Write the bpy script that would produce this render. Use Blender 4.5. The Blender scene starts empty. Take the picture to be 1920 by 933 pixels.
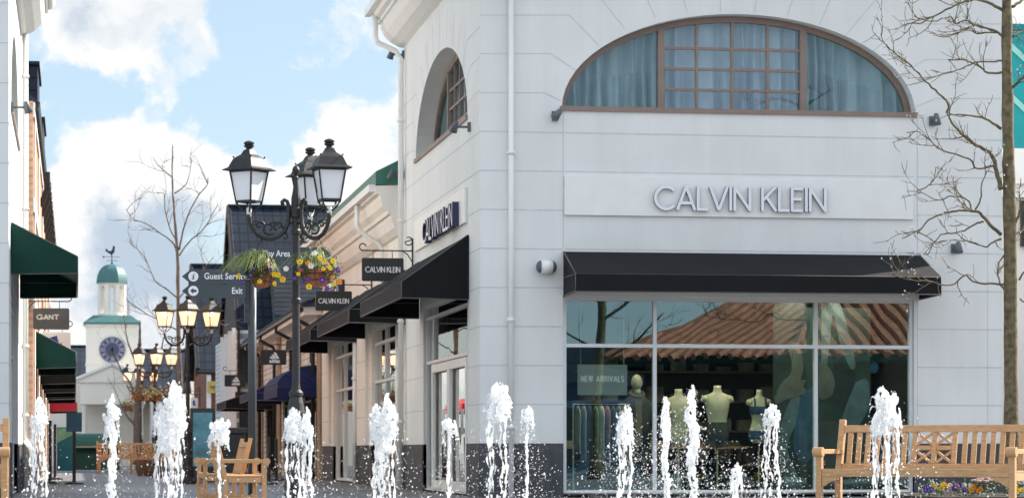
import bpy, bmesh, math, random
from math import sin, cos, tan, atan, pi, radians, sqrt
from mathutils import Vector, Matrix, Euler, noise
random.seed(7)
SC = bpy.context.scene
COL = SC.collection
# ------------------------------------------------------------------ camera
FPX, HY, TH, CH = 5300.0, 845.0, radians(8.795), 0.68
cam = bpy.data.objects.new('camera', bpy.data.cameras.new('camera'))
COL.objects.link(cam); SC.camera = cam
cam.location = (0, 0, CH); cam.rotation_euler = (radians(90), 0, -TH)
cam.data.lens = FPX * 36 / 1920; cam.data.sensor_width = 36
cam.data.shift_y = (HY - 466.5) / 1920
cam.data.clip_start = .1; cam.data.clip_end = 3000
cam.data.dof.use_dof = True; cam.data.dof.focus_distance = 31.0; cam.data.dof.aperture_fstop = 5.0
# ------------------------------------------------------------------ world
SUN_EL, SUN_AZ = radians(37), radians(67)         # azimuth measured from +Y towards +X
w = bpy.data.worlds.new('World'); SC.world = w; w.use_nodes = True
nt = w.node_tree; nt.nodes.clear(); N = nt.nodes.new; LK = nt.links.new
out = N('ShaderNodeOutputWorld'); bg = N('ShaderNodeBackground'); bg.inputs[1].default_value = 0.15
LK(bg.outputs[0], out.inputs[0])
sky = N('ShaderNodeTexSky'); sky.sky_type = 'NISHITA'; sky.sun_disc = False
sky.sun_elevation = SUN_EL; sky.sun_rotation = SUN_AZ; sky.air_density = 1.0; sky.dust_density = .6; sky.ozone_density = 1.5
tc = N('ShaderNodeTexCoord')
def vm(op, a, b=None):
    n = N('ShaderNodeVectorMath'); n.operation = op
    for i, v in enumerate((a, b)):
        if v is None: continue
        if isinstance(v, (tuple, Vector)): n.inputs[i].default_value = v
        else: LK(v, n.inputs[i])
    return n
def mt(op, a, b=None, clamp=False):
    n = N('ShaderNodeMath'); n.operation = op; n.use_clamp = clamp
    for i, v in enumerate((a, b)):
        if v is None: continue
        if isinstance(v, (int, float)): n.inputs[i].default_value = v
        else: LK(v, n.inputs[i])
    return n.outputs[0]
def skydir(px, py):
    v = Vector((sin(TH), cos(TH), 0)) + Vector((cos(TH), -sin(TH), 0)) * ((px - 960) / FPX) + Vector((0, 0, (HY - py) / FPX))
    return v.normalized()
dirn = vm('NORMALIZE', tc.outputs['Generated']).outputs[0]
wn = N('ShaderNodeTexNoise'); wn.inputs['Scale'].default_value = 34; wn.inputs['Detail'].default_value = 7; wn.inputs['Roughness'].default_value = .6
LK(dirn, wn.inputs['Vector'])
wrp = vm('SUBTRACT', wn.outputs['Color'], (.5, .5, .5)).outputs[0]
sc_ = N('ShaderNodeVectorMath'); sc_.operation = 'SCALE'; LK(wrp, sc_.inputs[0]); sc_.inputs['Scale'].default_value = .046
dirw = vm('ADD', dirn, sc_.outputs[0]).outputs[0]
mp = N('ShaderNodeMapping'); mp.inputs['Scale'].default_value = (1, 1, 1.7); LK(dirw, mp.inputs[0])
cn = N('ShaderNodeTexNoise'); cn.inputs['Scale'].default_value = 19; cn.inputs['Detail'].default_value = 8; cn.inputs['Roughness'].default_value = .55
LK(mp.outputs[0], cn.inputs['Vector'])
dens = mt('MULTIPLY', mt('SUBTRACT', cn.outputs['Fac'], .5), 3.6)
def blob(px, py, rx, amp):
    d = skydir(px, py)
    dist = vm('DISTANCE', dirw, tuple(d)).outputs['Value']
    return mt('MULTIPLY', mt('SUBTRACT', 1.0, mt('DIVIDE', dist, rx / FPX), clamp=True), amp)
tot = mt('ADD', dens, -.12)
for b in [(150, 20, 150, 1.1), (300, 30, 170, 1.2), (620, 10, 130, 1.0), (740, 60, 60, .3), (300, 290, 190, 1.1), (160, 380, 170, .9), (400, 330, 130, 1.0),
          (110, 480, 170, .9), (560, 290, 110, .6), (680, 280, 150, 1.1), (640, 350, 140, .8), (90, 220, 60, .7), (520, 100, 80, .35),
          (220, 540, 230, .8), (330, 620, 230, .9), (560, 200, 50, .5), (110, 620, 160, .8), (1900, 0, 200, 1.6),
          (420, 165, 210, -1.0), (180, 175, 120, -.8), (650, 170, 90, -.5), (500, 60, 40, -.3)]:
    tot = mt('ADD', tot, blob(*b))
ramp = N('ShaderNodeMapRange'); ramp.interpolation_type = 'SMOOTHSTEP'; LK(tot, ramp.inputs[0])
ramp.inputs[1].default_value = .0; ramp.inputs[2].default_value = .55
# cloud body: bright tops, grey-blue undersides
gn = N('ShaderNodeTexNoise'); gn.inputs['Scale'].default_value = 20; gn.inputs['Detail'].default_value = 5; LK(mp.outputs[0], gn.inputs['Vector'])
gs = mt('ADD', mt('MULTIPLY', mt('SUBTRACT', gn.outputs['Fac'], .5), 2.2), -.12)
for b in [(220, 480, 130, 1.3), (330, 450, 130, 1.2), (300, 545, 150, 1.1), (170, 30, 70, .5), (420, 470, 120, .8), (190, 300, 30, -.3), (250, 260, 90, -.6), (640, 280, 110, -.6)]:
    gs = mt('ADD', gs, blob(*b))
gr = N('ShaderNodeMapRange'); gr.interpolation_type = 'SMOOTHSTEP'; LK(gs, gr.inputs[0]); gr.inputs[1].default_value = -.1; gr.inputs[2].default_value = .9
cm = N('ShaderNodeMix'); cm.data_type = 'RGBA'; LK(gr.outputs[0], cm.inputs[0])
cm.inputs[6].default_value = (3.35, 3.35, 3.35, 1); cm.inputs[7].default_value = (1.78, 2.12, 2.5, 1)
bl = N('ShaderNodeMix'); bl.data_type = 'RGBA'; bl.blend_type = 'MIX'; bl.inputs[0].default_value = .75   # thin high haze over the blue
LK(sky.outputs[0], bl.inputs[6]); bl.inputs[7].default_value = (1.35, 1.75, 2.15, 1)
mx = N('ShaderNodeMix'); mx.data_type = 'RGBA'; LK(ramp.outputs[0], mx.inputs[0]); LK(bl.outputs[2], mx.inputs[6]); LK(cm.outputs[2], mx.inputs[7])
# unseen sky, overhead and behind: bright tone added to lift the shaded front wall
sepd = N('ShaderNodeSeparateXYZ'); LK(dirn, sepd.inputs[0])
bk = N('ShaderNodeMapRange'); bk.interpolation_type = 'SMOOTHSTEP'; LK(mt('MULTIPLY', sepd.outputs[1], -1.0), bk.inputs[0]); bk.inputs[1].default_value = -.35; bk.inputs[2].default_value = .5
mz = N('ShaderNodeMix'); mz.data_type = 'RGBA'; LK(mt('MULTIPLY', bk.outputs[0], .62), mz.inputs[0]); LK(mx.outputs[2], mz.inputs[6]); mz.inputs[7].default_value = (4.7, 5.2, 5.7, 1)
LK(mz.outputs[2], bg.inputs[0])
# ------------------------------------------------------------------ sun and exposure
sd = bpy.data.lights.new('sun', 'SUN'); sd.energy = 4.9; sd.angle = radians(.53); sd.color = (1, .94, .84)
so = bpy.data.objects.new('sun', sd); COL.objects.link(so)
sv = Vector((sin(SUN_AZ) * cos(SUN_EL), cos(SUN_AZ) * cos(SUN_EL), sin(SUN_EL)))
so.rotation_euler = (-sv).to_track_quat('-Z', 'Y').to_euler(); so.location = (30, 20, 40)
SC.view_settings.view_transform = 'Standard'; SC.view_settings.look = 'None'
SC.view_settings.gamma = 1; SC.view_settings.use_curve_mapping = False
SC.view_settings.exposure = 1.05
# ------------------------------------------------------------------ picture measuring
def ang(px): return TH + atan((px - 960) / FPX)
def Xat(px, Y): return Y * tan(ang(px))
def Yat(px, X): return X / tan(ang(px))
def Dp(X, Y): return X * sin(TH) + Y * cos(TH)
def at(px, py, Y):
    X = Xat(px, Y); return Vector((X, Y, CH + (HY - py) / FPX * Dp(X, Y)))
def zat(py, X, Y): return CH + (HY - py) / FPX * Dp(X, Y)
# ------------------------------------------------------------------ mesh builder
class MB:
    def __init__(s): s.v = []; s.f = []; s.m = []; s.mi = 0
    def face(s, pts):
        b = len(s.v); s.v += [Vector(p) for p in pts]; s.f.append(tuple(range(b, b + len(pts)))); s.m.append(s.mi); return s
    def mesh(s, vs, fs):
        b = len(s.v); s.v += [Vector(p) for p in vs]
        for f in fs: s.f.append(tuple(i + b for i in f)); s.m.append(s.mi)
        return s
    def box(s, x0, x1, y0, y1, z0, z1, M=None):
        if x0 > x1: x0, x1 = x1, x0
        if y0 > y1: y0, y1 = y1, y0
        vs = [Vector((x, y, z)) for z in (z0, z1) for y in (y0, y1) for x in (x0, x1)]
        if M: vs = [M @ v for v in vs]
        return s.mesh(vs, [(0, 2, 3, 1), (4, 5, 7, 6), (0, 1, 5, 4), (2, 6, 7, 3), (0, 4, 6, 2), (1, 3, 7, 5)])
    def bar(s, a, b, wd, th, up=(0, 0, 1)):
        a = Vector(a); b = Vector(b); d = b - a; L = d.length; d.normalize(); u = Vector(up)
        sx = d.cross(u)
        if sx.length < 1e-4: sx = d.cross(Vector((0, 1, 0)))
        sx.normalize(); uy = sx.cross(d)
        vs = [p + sx * (i * wd / 2) + uy * (j * th / 2) for p in (a, b) for i, j in ((-1, -1), (1, -1), (1, 1), (-1, 1))]
        return s.mesh(vs, [(3, 2, 1, 0), (4, 5, 6, 7), (0, 1, 5, 4), (1, 2, 6, 5), (2, 3, 7, 6), (3, 0, 4, 7)])
    def prism(s, poly, vec):
        n = len(poly); vec = Vector(vec); p = [Vector(q) for q in poly]; p2 = [q + vec for q in p]
        return s.mesh(p + p2, [tuple(range(n - 1, -1, -1)), tuple(range(n, 2 * n))] + [(i, (i + 1) % n, n + (i + 1) % n, n + i) for i in range(n)])
    def tube(s, pts, rad, n=8, cap=True):
        pts = [Vector(p) for p in pts]; k = len(pts)
        if not hasattr(rad, '__len__'): rad = [rad] * k
        vs = []; prev = None
        for i, p in enumerate(pts):
            t = (pts[min(i + 1, k - 1)] - pts[max(i - 1, 0)])
            if t.length < 1e-9: t = Vector((0, 0, 1))
            t.normalize()
            if prev is None:
                a = t.cross(Vector((0, 0, 1)));
                if a.length < .05: a = t.cross(Vector((0, 1, 0)))
            else: a = prev - t * prev.dot(t)
            if a.length < 1e-6: a = t.orthogonal()
            a.normalize(); prev = a; b = t.cross(a)
            for j in range(n):
                an = 2 * pi * j / n; vs.append(p + (a * cos(an) + b * sin(an)) * rad[i])
        fs = [(i * n + j, i * n + (j + 1) % n, (i + 1) * n + (j + 1) % n, (i + 1) * n + j) for i in range(k - 1) for j in range(n)]
        if cap: fs += [tuple(range(n - 1, -1, -1)), tuple(range((k - 1) * n, k * n))]
        return s.mesh(vs, fs)
    def rings(s, rr, cap=True):
        n = len(rr[0]); k = len(rr); vs = [p for r in rr for p in r]
        fs = [(i * n + j, i * n + (j + 1) % n, (i + 1) * n + (j + 1) % n, (i + 1) * n + j) for i in range(k - 1) for j in range(n)]
        if cap: fs += [tuple(range(n - 1, -1, -1)), tuple(range((k - 1) * n, k * n))]
        return s.mesh(vs, fs)
    def lathe(s, prof, c=(0, 0, 0), n=16, rot=0, M=None):
        c = Vector(c); rr = []
        for r, z in prof:
            ring = [Vector((r * cos(2 * pi * j / n + rot), r * sin(2 * pi * j / n + rot), z)) for j in range(n)]
            rr.append([c + (M @ p if M else p) for p in ring])
        return s.rings(rr)
    def ball(s, c, r, sub=1, sq=(1, 1, 1), jit=0):
        bm = bmesh.new(); bmesh.ops.create_icosphere(bm, subdivisions=sub, radius=1)
        c = Vector(c); vs = []
        for v in bm.verts:
            k = r * (1 + random.uniform(-jit, jit)) if jit else r
            vs.append(c + Vector((v.co.x * sq[0], v.co.y * sq[1], v.co.z * sq[2])) * k)
        fs = [tuple(x.index for x in f.verts) for f in bm.faces]; bm.free()
        return s.mesh(vs, fs)
    def data(s, name, mats, off=Vector((0, 0, 0)), smooth=False):
        me = bpy.data.meshes.new(name); me.from_pydata([v - off for v in s.v], [], s.f)
        if not isinstance(mats, (list, tuple)): mats = [mats]
        for m in mats: me.materials.append(m)
        for p, mi in zip(me.polygons, s.m): p.material_index = min(mi, len(mats) - 1); p.use_smooth = smooth
        bm = bmesh.new(); bm.from_mesh(me); bmesh.ops.recalc_face_normals(bm, faces=bm.faces); bm.to_mesh(me); bm.free()
        me.update(); return me
    def build(s, name, mats, parent=None, smooth=False, bevel=0, loc=None):
        off = Vector(loc) if loc is not None else Vector((0, 0, 0))
        if parent is not None:
            off = Vector((0, 0, 0)); q = parent
            while q: off += q.location; q = q.parent
        o = bpy.data.objects.new(name, s.data(name, mats, off, smooth)); COL.objects.link(o)
        if parent is not None: o.parent = parent
        elif loc is not None: o.location = loc
        if bevel:
            b = o.modifiers.new('bevel', 'BEVEL'); b.width = bevel; b.segments = 2; b.limit_method = 'ANGLE'
        return o
def tag(o, label=None, cat=None, group=None, kind=None):
    if label: o['label'] = label
    if cat: o['category'] = cat
    if group: o['group'] = group
    if kind: o['kind'] = kind
    return o
def thing(name, loc, label, cat, group=None, rz=0):
    o = bpy.data.objects.new(name, None); COL.objects.link(o); o.location = loc; o.rotation_euler.z = rz
    o.empty_display_size = .2
    return tag(o, label, cat, group)
def clone(o, parent=None):
    c = o.copy(); COL.objects.link(c); c.parent = parent
    for ch in [x for x in SRC.get(o.name, o.children)]: clone(ch, c)
    return c
SRC = {}
# ------------------------------------------------------------------ materials
def M_(name, col, rough=.6, var=.08, vs=6.0, bump=0, bs=60, metal=0, spec=.5, obj=True, col2=None, stretch=None, sheen=0):
    m = bpy.data.materials.new(name); m.use_nodes = True; t = m.node_tree; b = t.nodes['Principled BSDF']
    b.inputs['Roughness'].default_value = rough; b.inputs['Metallic'].default_value = metal; b.inputs['Specular IOR Level'].default_value = spec
    c = t.nodes.new('ShaderNodeTexCoord'); src = c.outputs['Object']
    if stretch:
        mpn = t.nodes.new('ShaderNodeMapping'); mpn.inputs['Scale'].default_value = stretch; t.links.new(src, mpn.inputs[0]); src = mpn.outputs[0]
    n = t.nodes.new('ShaderNodeTexNoise'); n.inputs['Scale'].default_value = vs; n.inputs['Detail'].default_value = 6; t.links.new(src, n.inputs['Vector'])
    r = t.nodes.new('ShaderNodeMapRange'); r.inputs[1].default_value = .3; r.inputs[2].default_value = .7; t.links.new(n.outputs['Fac'], r.inputs[0])
    x = t.nodes.new('ShaderNodeMix'); x.data_type = 'RGBA'; t.links.new(r.outputs[0], x.inputs[0])
    a = [max(0, v * (1 - var)) for v in col]; d = col2 or [min(1, v * (1 + var)) for v in col]
    x.inputs[6].default_value = (*a, 1); x.inputs[7].default_value = (*d, 1); t.links.new(x.outputs[2], b.inputs['Base Color'])
    if bump:
        n2 = t.nodes.new('ShaderNodeTexNoise'); n2.inputs['Scale'].default_value = bs; n2.inputs['Detail'].default_value = 4; t.links.new(src, n2.inputs['Vector'])
        bp = t.nodes.new('ShaderNodeBump'); bp.inputs['Strength'].default_value = bump; bp.inputs['Distance'].default_value = .01
        t.links.new(n2.outputs['Fac'], bp.inputs['Height']); t.links.new(bp.outputs[0], b.inputs['Normal'])
    return m
def brickmat(name, c1, c2, mortar, bw, bh, ms=.008, axis='Y', rough=.85, bump=.5, offs=.5, noisev=.25):
    """bricks / pavers / tiles; axis = which object axes run along and up"""
    m = bpy.data.materials.new(name); m.use_nodes = True; t = m.node_tree; b = t.nodes['Principled BSDF']; b.inputs['Roughness'].default_value = rough; b.inputs['Specular IOR Level'].default_value = .25
    c = t.nodes.new('ShaderNodeTexCoord'); sp = t.nodes.new('ShaderNodeSeparateXYZ'); t.links.new(c.outputs['Object'], sp.inputs[0])
    cb = t.nodes.new('ShaderNodeCombineXYZ'); u, v = {'Y': (1, 2), 'X': (0, 2), 'G': (0, 1)}[axis]
    t.links.new(sp.outputs[u], cb.inputs[0]); t.links.new(sp.outputs[v], cb.inputs[1])
    k = t.nodes.new('ShaderNodeTexBrick'); k.inputs['Scale'].default_value = 1; k.inputs['Brick Width'].default_value = bw; k.inputs['Row Height'].default_value = bh
    k.inputs['Mortar Size'].default_value = ms; k.inputs['Color1'].default_value = (*c1, 1); k.inputs['Color2'].default_value = (*c2, 1); k.inputs['Mortar'].default_value = (*mortar, 1)
    k.offset = offs; t.links.new(cb.outputs[0], k.inputs['Vector'])
    n = t.nodes.new('ShaderNodeTexNoise'); n.inputs['Scale'].default_value = 1.3; n.inputs['Detail'].default_value = 8; t.links.new(c.outputs['Object'], n.inputs['Vector'])
    x = t.nodes.new('ShaderNodeMix'); x.data_type = 'RGBA'; x.blend_type = 'MULTIPLY'; x.inputs[0].default_value = 1
    rr = t.nodes.new('ShaderNodeMapRange'); rr.inputs[1].default_value = .3; rr.inputs[2].default_value = .7; rr.inputs[3].default_value = 1 - noisev; rr.inputs[4].default_value = 1 + noisev * .5
    t.links.new(n.outputs['Fac'], rr.inputs[0]); t.links.new(k.outputs['Color'], x.inputs[6]); t.links.new(rr.outputs[0], x.inputs[7]); t.links.new(x.outputs[2], b.inputs['Base Color'])
    bp = t.nodes.new('ShaderNodeBump'); bp.invert = True; bp.inputs['Strength'].default_value = bump; bp.inputs['Distance'].default_value = .01
    t.links.new(k.outputs['Fac'], bp.inputs['Height']); t.links.new(bp.outputs[0], b.inputs['Normal'])
    return m
def glassmat(name, tint, refl=.5, rough=.0, wav=.0, gcol=(.62, .92, .97)):
    m = bpy.data.materials.new(name); m.use_nodes = True; t = m.node_tree; t.nodes.clear()
    o = t.nodes.new('ShaderNodeOutputMaterial'); tr = t.nodes.new('ShaderNodeBsdfTransparent'); tr.inputs[0].default_value = (*tint, 1)
    g = t.nodes.new('ShaderNodeBsdfGlossy'); g.inputs['Roughness'].default_value = rough; g.inputs[0].default_value = (*gcol, 1)
    fr = t.nodes.new('ShaderNodeFresnel'); fr.inputs[0].default_value = 1.5
    a = t.nodes.new('ShaderNodeMath'); a.operation = 'MULTIPLY_ADD'; t.links.new(fr.outputs[0], a.inputs[0]); a.inputs[1].default_value = 1.0; a.inputs[2].default_value = refl; a.use_clamp = True
    mxx = t.nodes.new('ShaderNodeMixShader'); t.links.new(a.outputs[0], mxx.inputs[0]); t.links.new(tr.outputs[0], mxx.inputs[1]); t.links.new(g.outputs[0], mxx.inputs[2]); t.links.new(mxx.outputs[0], o.inputs[0])
    if wav:
        c = t.nodes.new('ShaderNodeTexCoord'); n = t.nodes.new('ShaderNodeTexNoise'); n.inputs['Scale'].default_value = 1.1; n.inputs['Detail'].default_value = 1
        t.links.new(c.outputs['Object'], n.inputs['Vector']); bp = t.nodes.new('ShaderNodeBump'); bp.inputs['Strength'].default_value = wav; bp.inputs['Distance'].default_value = .05
        t.links.new(n.outputs['Fac'], bp.inputs['Height']); t.links.new(bp.outputs[0], g.inputs['Normal'])
    return m
def emit(name, col, st):
    m = M_(name, col, .5, .02); b = m.node_tree.nodes['Principled BSDF']; b.inputs['Emission Color'].default_value = (*col, 1); b.inputs['Emission Strength'].default_value = st; return m
WHITE = M_('white_render', (.74, .735, .72), .8, .045, .9, .12, 90)
WHITE2 = M_('cream_render', (.81, .765, .71), .8, .05, .9, .12, 90)
TRIM = M_('white_trim', (.80, .79, .77), .45, .03, 3)
JOINT = M_('joint_grey', (.56, .57, .585), .9, .1)
for wm_ in (WHITE, WHITE2):
    t_ = wm_.node_tree; b_ = t_.nodes['Principled BSDF']; old = b_.inputs['Base Color'].links[0].from_socket
    g_ = t_.nodes.new('ShaderNodeNewGeometry'); mp_ = t_.nodes.new('ShaderNodeMapping'); mp_.inputs['Scale'].default_value = (2.6, 2.6, .22); t_.links.new(g_.outputs['Position'], mp_.inputs[0])
    n_ = t_.nodes.new('ShaderNodeTexNoise'); n_.inputs['Scale'].default_value = 1.6; n_.inputs['Detail'].default_value = 7; n_.inputs['Roughness'].default_value = .65; t_.links.new(mp_.outputs[0], n_.inputs['Vector'])
    r_ = t_.nodes.new('ShaderNodeMapRange'); r_.inputs[1].default_value = .35; r_.inputs[2].default_value = .7; r_.inputs[3].default_value = 1.02; r_.inputs[4].default_value = .962; t_.links.new(n_.outputs['Fac'], r_.inputs[0])
    x_ = t_.nodes.new('ShaderNodeMix'); x_.data_type = 'RGBA'; x_.blend_type = 'MULTIPLY'; x_.inputs[0].default_value = 1; t_.links.new(old, x_.inputs[6]); t_.links.new(r_.outputs[0], x_.inputs[7]); t_.links.new(x_.outputs[2], b_.inputs['Base Color'])
PLINTH = M_('dark_plinth', (.060, .060, .068), .75, .25, 5, .4, 40)
ALU = M_('pale_aluminium', (.68, .69, .71), .4, .04, 5, metal=.3)
BROWN = M_('brown_window_paint', (.24, .175, .145), .5, .08, 5)
CURTW = M_('pale_sheer_curtain', (.50, .54, .62), .9, .08, 3)
BLACKF = M_('black_canvas', (.0055, .0055, .0075), .8, .2, 4, .25, 200, spec=.3)
PIPING = M_('grey_piping', (.12, .115, .12), .7)
GREENF = M_('green_canvas', (.002, .035, .027), .8, .15, 4, .2, 200, spec=.3)
NAVYF = M_('navy_canvas', (.012, .02, .085), .75, .15, 4, .2, 200, spec=.3)
REDF = M_('red_canvas', (.35, .01, .03), .8)
CASTI = M_('dark_cast_iron', (.020, .018, .018), .5, .2, 14, .25, 90)
POSTM = M_('dark_grey_post', (.035, .04, .048), .4, .15, 8)
SIGNB = M_('black_sign_board', (.022, .021, .022), .3, .15, 3)
SIGNG = M_('slate_sign_board', (.045, .06, .07), .45, .1, 3)
LETW = M_('white_lettering', (.82, .82, .84), .5, .02)
LETL = M_('lavender_grey_lettering', (.80, .79, .84), .4, .02)
LETN = M_('navy_letter_sides', (.02, .022, .07), .4, .05)
OPAL = M_('opal_glass', (.80, .81, .84), .3, .02, 3)
OPALLIT = emit('lit_opal_glass', (1, .78, .58), .22); OPALLIT.node_tree.nodes['Principled BSDF'].inputs['Alpha'].default_value = .84
BULB = emit('warm_bulb', (1, .70, .36), 8)
TEAK = M_('teak', (.54, .31, .145), .55, .2, 5, .2, 60, stretch=(2, 14, 14))
TEAKY = TEAK
WICK = M_('terracotta_wicker', (.33, .12, .055), .85, .35, 26, .9, 80)
LEAF = M_('leaf_green', (.06, .11, .025), .6, .5, 9)
GRASSY = M_('dry_grass', (.26, .30, .09), .6, .4, 12)
YEL = M_('yellow_petal', (.85, .58, .01), .6, .15, 30); PUR = M_('purple_petal', (.10, .03, .30), .6, .3, 30)
WPET = M_('white_petal', (.8, .78, .75), .6, .1, 30); PNK = M_('pink_petal', (.45, .08, .18), .6, .2, 30); ORG = M_('orange_petal', (.8, .30, .01), .6, .2, 30)
BARK = M_('mossy_bark', (.12, .09, .055), .95, .35, 12, 1.0, 60, col2=(.23, .185, .10))
BARKD = M_('grey_bark', (.17, .14, .115), .95, .3, 12, .6, 60)
BUD = M_('pale_bud', (.75, .72, .66), .5, .1)
LEADG = M_('lead_grey_fitting', (.10, .11, .13), .45, .15, 12)
GREENR = M_('green_metal_roof', (.03, .15, .11), .45, .08, 3)
COPPER = M_('verdigris_roof', (.055, .155, .155), .55, .12, 3)
SLATE = brickmat('blue_slate_tiles', (.010, .018, .036), (.015, .025, .046), (.005, .008, .014), .30, .34, .03, 'X', .85, 1.0, offs=0)
SLATEY = brickmat('dark_slate_tiles', (.018, .025, .045), (.03, .04, .06), (.008, .01, .016), .33, .25, .02, 'Y', .55, .9)
TANB = brickmat('tan_brick', (.38, .25, .16), (.32, .20, .12), (.42, .34, .26), .215, .075, .01, 'Y')
PINKB = brickmat('orange_brick', (.62, .30, .16), (.54, .25, .13), (.55, .40, .30), .215, .075, .01, 'Y')
REDB = brickmat('red_brick', (.30, .09, .05), (.24, .07, .04), (.25, .18, .14), .215, .075, .01, 'X')
BOARD = brickmat('white_weatherboard', (.70, .68, .64), (.66, .64, .61), (.25, .25, .26), 40, .16, .012, 'Y', .6, 1.0)
GBOARD = brickmat('grey_weatherboard', (.12, .13, .15), (.11, .12, .14), (.04, .04, .05), 40, .15, .012, 'X', .6, 1.0)
DBROWN = M_('dark_brown_timber', (.035, .02, .015), .7, .2, 8)
PAVE = brickmat('block_paving', (.26, .26, .265), (.19, .19, .20), (.10, .10, .10), .2, .1, .008, 'G', .48, .6)
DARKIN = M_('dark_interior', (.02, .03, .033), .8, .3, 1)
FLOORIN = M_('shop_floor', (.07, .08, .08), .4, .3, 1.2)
SKIN = M_('mannequin_shell', (.50, .46, .33), .35, .04, 6)
BLUEB = M_('blue_knit', (.02, .06, .13), .7, .2, 30); DGREY = M_('dark_grey_cloth', (.05, .055, .06), .9, .2, 30)
GLASSF = glassmat('shopfront_glass', (.82, .95, .90), .13, 0, .030)
GLASSS = glassmat('side_shop_glass', (.55, .62, .60), .12, 0, .02, (.85, .82, .78))
GLASSU = glassmat('upper_window_glass', (.84, .90, .93), .03, 0, .05)
CURT = M_('blue_grey_curtain', (.31, .37, .40), .9, .12, 3)
TEAL = M_('teal_hoarding', (.0, .27, .30), .5, .06, 2)
TEALW = M_('pale_teal_strip', (.25, .55, .52), .5, .06, 2)
SOIL = M_('dark_soil', (.03, .022, .015), .95, .3, 20, .8, 60)
# ------------------------------------------------------------------ lettering
def ribbon(mb, pts, wd, place, d0, d1):
    """one mitred stroke; place(u, v, d) -> world"""
    n = len(pts); P = [Vector((p[0], p[1])) for p in pts]; L = []; R = []
    for i in range(n):
        t1 = (P[i] - P[i - 1]).normalized() if i else None; t2 = (P[i + 1] - P[i]).normalized() if i < n - 1 else None
        t = t1 if t2 is None else t2 if t1 is None else (t1 + t2)
        if t.length < .01: t = t2
        t = t.normalized(); nn = Vector((-t.y, t.x)); ref = t2 or t1; k = max(.35, abs(nn.dot(Vector((-ref.y, ref.x)))))
        L.append(P[i] + nn * (wd / 2 / k)); R.append(P[i] - nn * (wd / 2 / k))
    for i in range(n - 1):
        q = [L[i], L[i + 1], R[i + 1], R[i]]
        a = [place(p.x, p.y, d0) for p in q]; b = [place(p.x, p.y, d1) for p in q]
        m0 = mb.mi; mb.face(b); mb.mi = 1; mb.face([a[0], a[1], b[1], b[0]]); mb.face([a[3], a[2], b[2], b[3]])
        if i == 0: mb.face([a[0], a[3], b[3], b[0]])
        if i == n - 2: mb.face([a[1], a[2], b[2], b[1]])
        mb.mi = m0
def arc(cx, cy, rx, ry, a0, a1, n=16): return [(cx + rx * cos(radians(a0 + (a1 - a0) * i / n)), cy + ry * sin(radians(a0 + (a1 - a0) * i / n))) for i in range(n + 1)]
GL = {'C': (.86, [arc(.48, .5, .44, .46, 42, 318)]), 'A': (.80, [[(.04, 0), (.40, .98)], [(.40, .98), (.76, 0)], [(.17, .30), (.63, .30)]]),
      'L': (.50, [[(.06, 1), (.06, .045), (.48, .045)]]), 'V': (.76, [[(.03, 1), (.38, .02)], [(.38, .02), (.73, 1)]]), 'I': (.15, [[(.075, 0), (.075, 1)]]),
      'N': (.74, [[(.06, 0), (.06, 1)], [(.06, .97), (.68, .03)], [(.68, 0), (.68, 1)]]), 'K': (.66, [[(.06, 0), (.06, 1)], [(.58, 1), (.10, .47)], [(.22, .60), (.62, 0)]]),
      'E': (.54, [[(.06, 0), (.06, 1)], [(.06, .955), (.5, .955)], [(.06, .52), (.46, .52)], [(.06, .045), (.5, .045)]]), ' ': (.34, []),
      'G': (1.15, [arc(.58, .5, .54, .46, 42, 345, 20), [(.62, .42), (1.1, .42)]]), 'T': (.95, [[(.02, .96), (.93, .96)], [(.475, .96), (.475, 0)]]),
      'R': (.62, [[(.06, 0), (.06, 1)], [(.06, .955)] + arc(.34, .74, .22, .215, 90, -90, 10) + [(.06, .525)], [(.34, .52), (.58, 0)]]),
      'S': (.58, [arc(.29, .74, .22, .22, 25, 250, 12)[:-2] + arc(.29, .27, .23, .23, 95, -155, 12)]),
      'W': (1.0, [[(.03, 1), (.26, .02)], [(.26, .02), (.5, 1)], [(.5, 1), (.74, .02)], [(.74, .02), (.97, 1)]])}
def strokes(mb, text, W_, H, wd, place, d0, d1, gap=.07, wide=1.0):
    tw = sum(GL[c][0] * wide + gap for c in text) - gap; k = W_ / tw; u = 0; q = 0
    for c in text:
        for st in GL[c][1]:
            ribbon(mb, [((u + x * wide) * k, y * H) for x, y in st], wd, place, d0, d1 + (q % 4) * .0012); q += 1
        u += GL[c][0] * wide + gap
def textmesh(txt, size, place, ext=.004, bold=0.0, width=None):
    """built-in font -> MB with place(u, v, d)"""
    cu = bpy.data.curves.new('txt', 'FONT'); cu.body = txt; cu.size = size; cu.extrude = ext; cu.offset = bold; cu.resolution_u = 3
    o = bpy.data.objects.new('txt', cu); COL.objects.link(o); dg = bpy.context.evaluated_depsgraph_get(); dg.update()
    me = bpy.data.meshes.new_from_object(o.evaluated_get(dg)); mb = MB()
    xs = [v.co.x for v in me.vertices]; x0 = min(xs); k = width / (max(xs) - x0) if width else 1
    mb.mesh([place((v.co.x - x0) * k, v.co.y, v.co.z) for v in me.vertices], [tuple(p.vertices) for p in me.polygons])
    bpy.data.objects.remove(o); bpy.data.curves.remove(cu); bpy.data.meshes.remove(me)
    return mb
# ================================================================== SETTING
g = MB()
g.face([(-600, -600, 0), (600, -600, 0), (600, 900, 0), (-600, 900, 0)])
tag(g.build('ground', PAVE), kind='structure')
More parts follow.
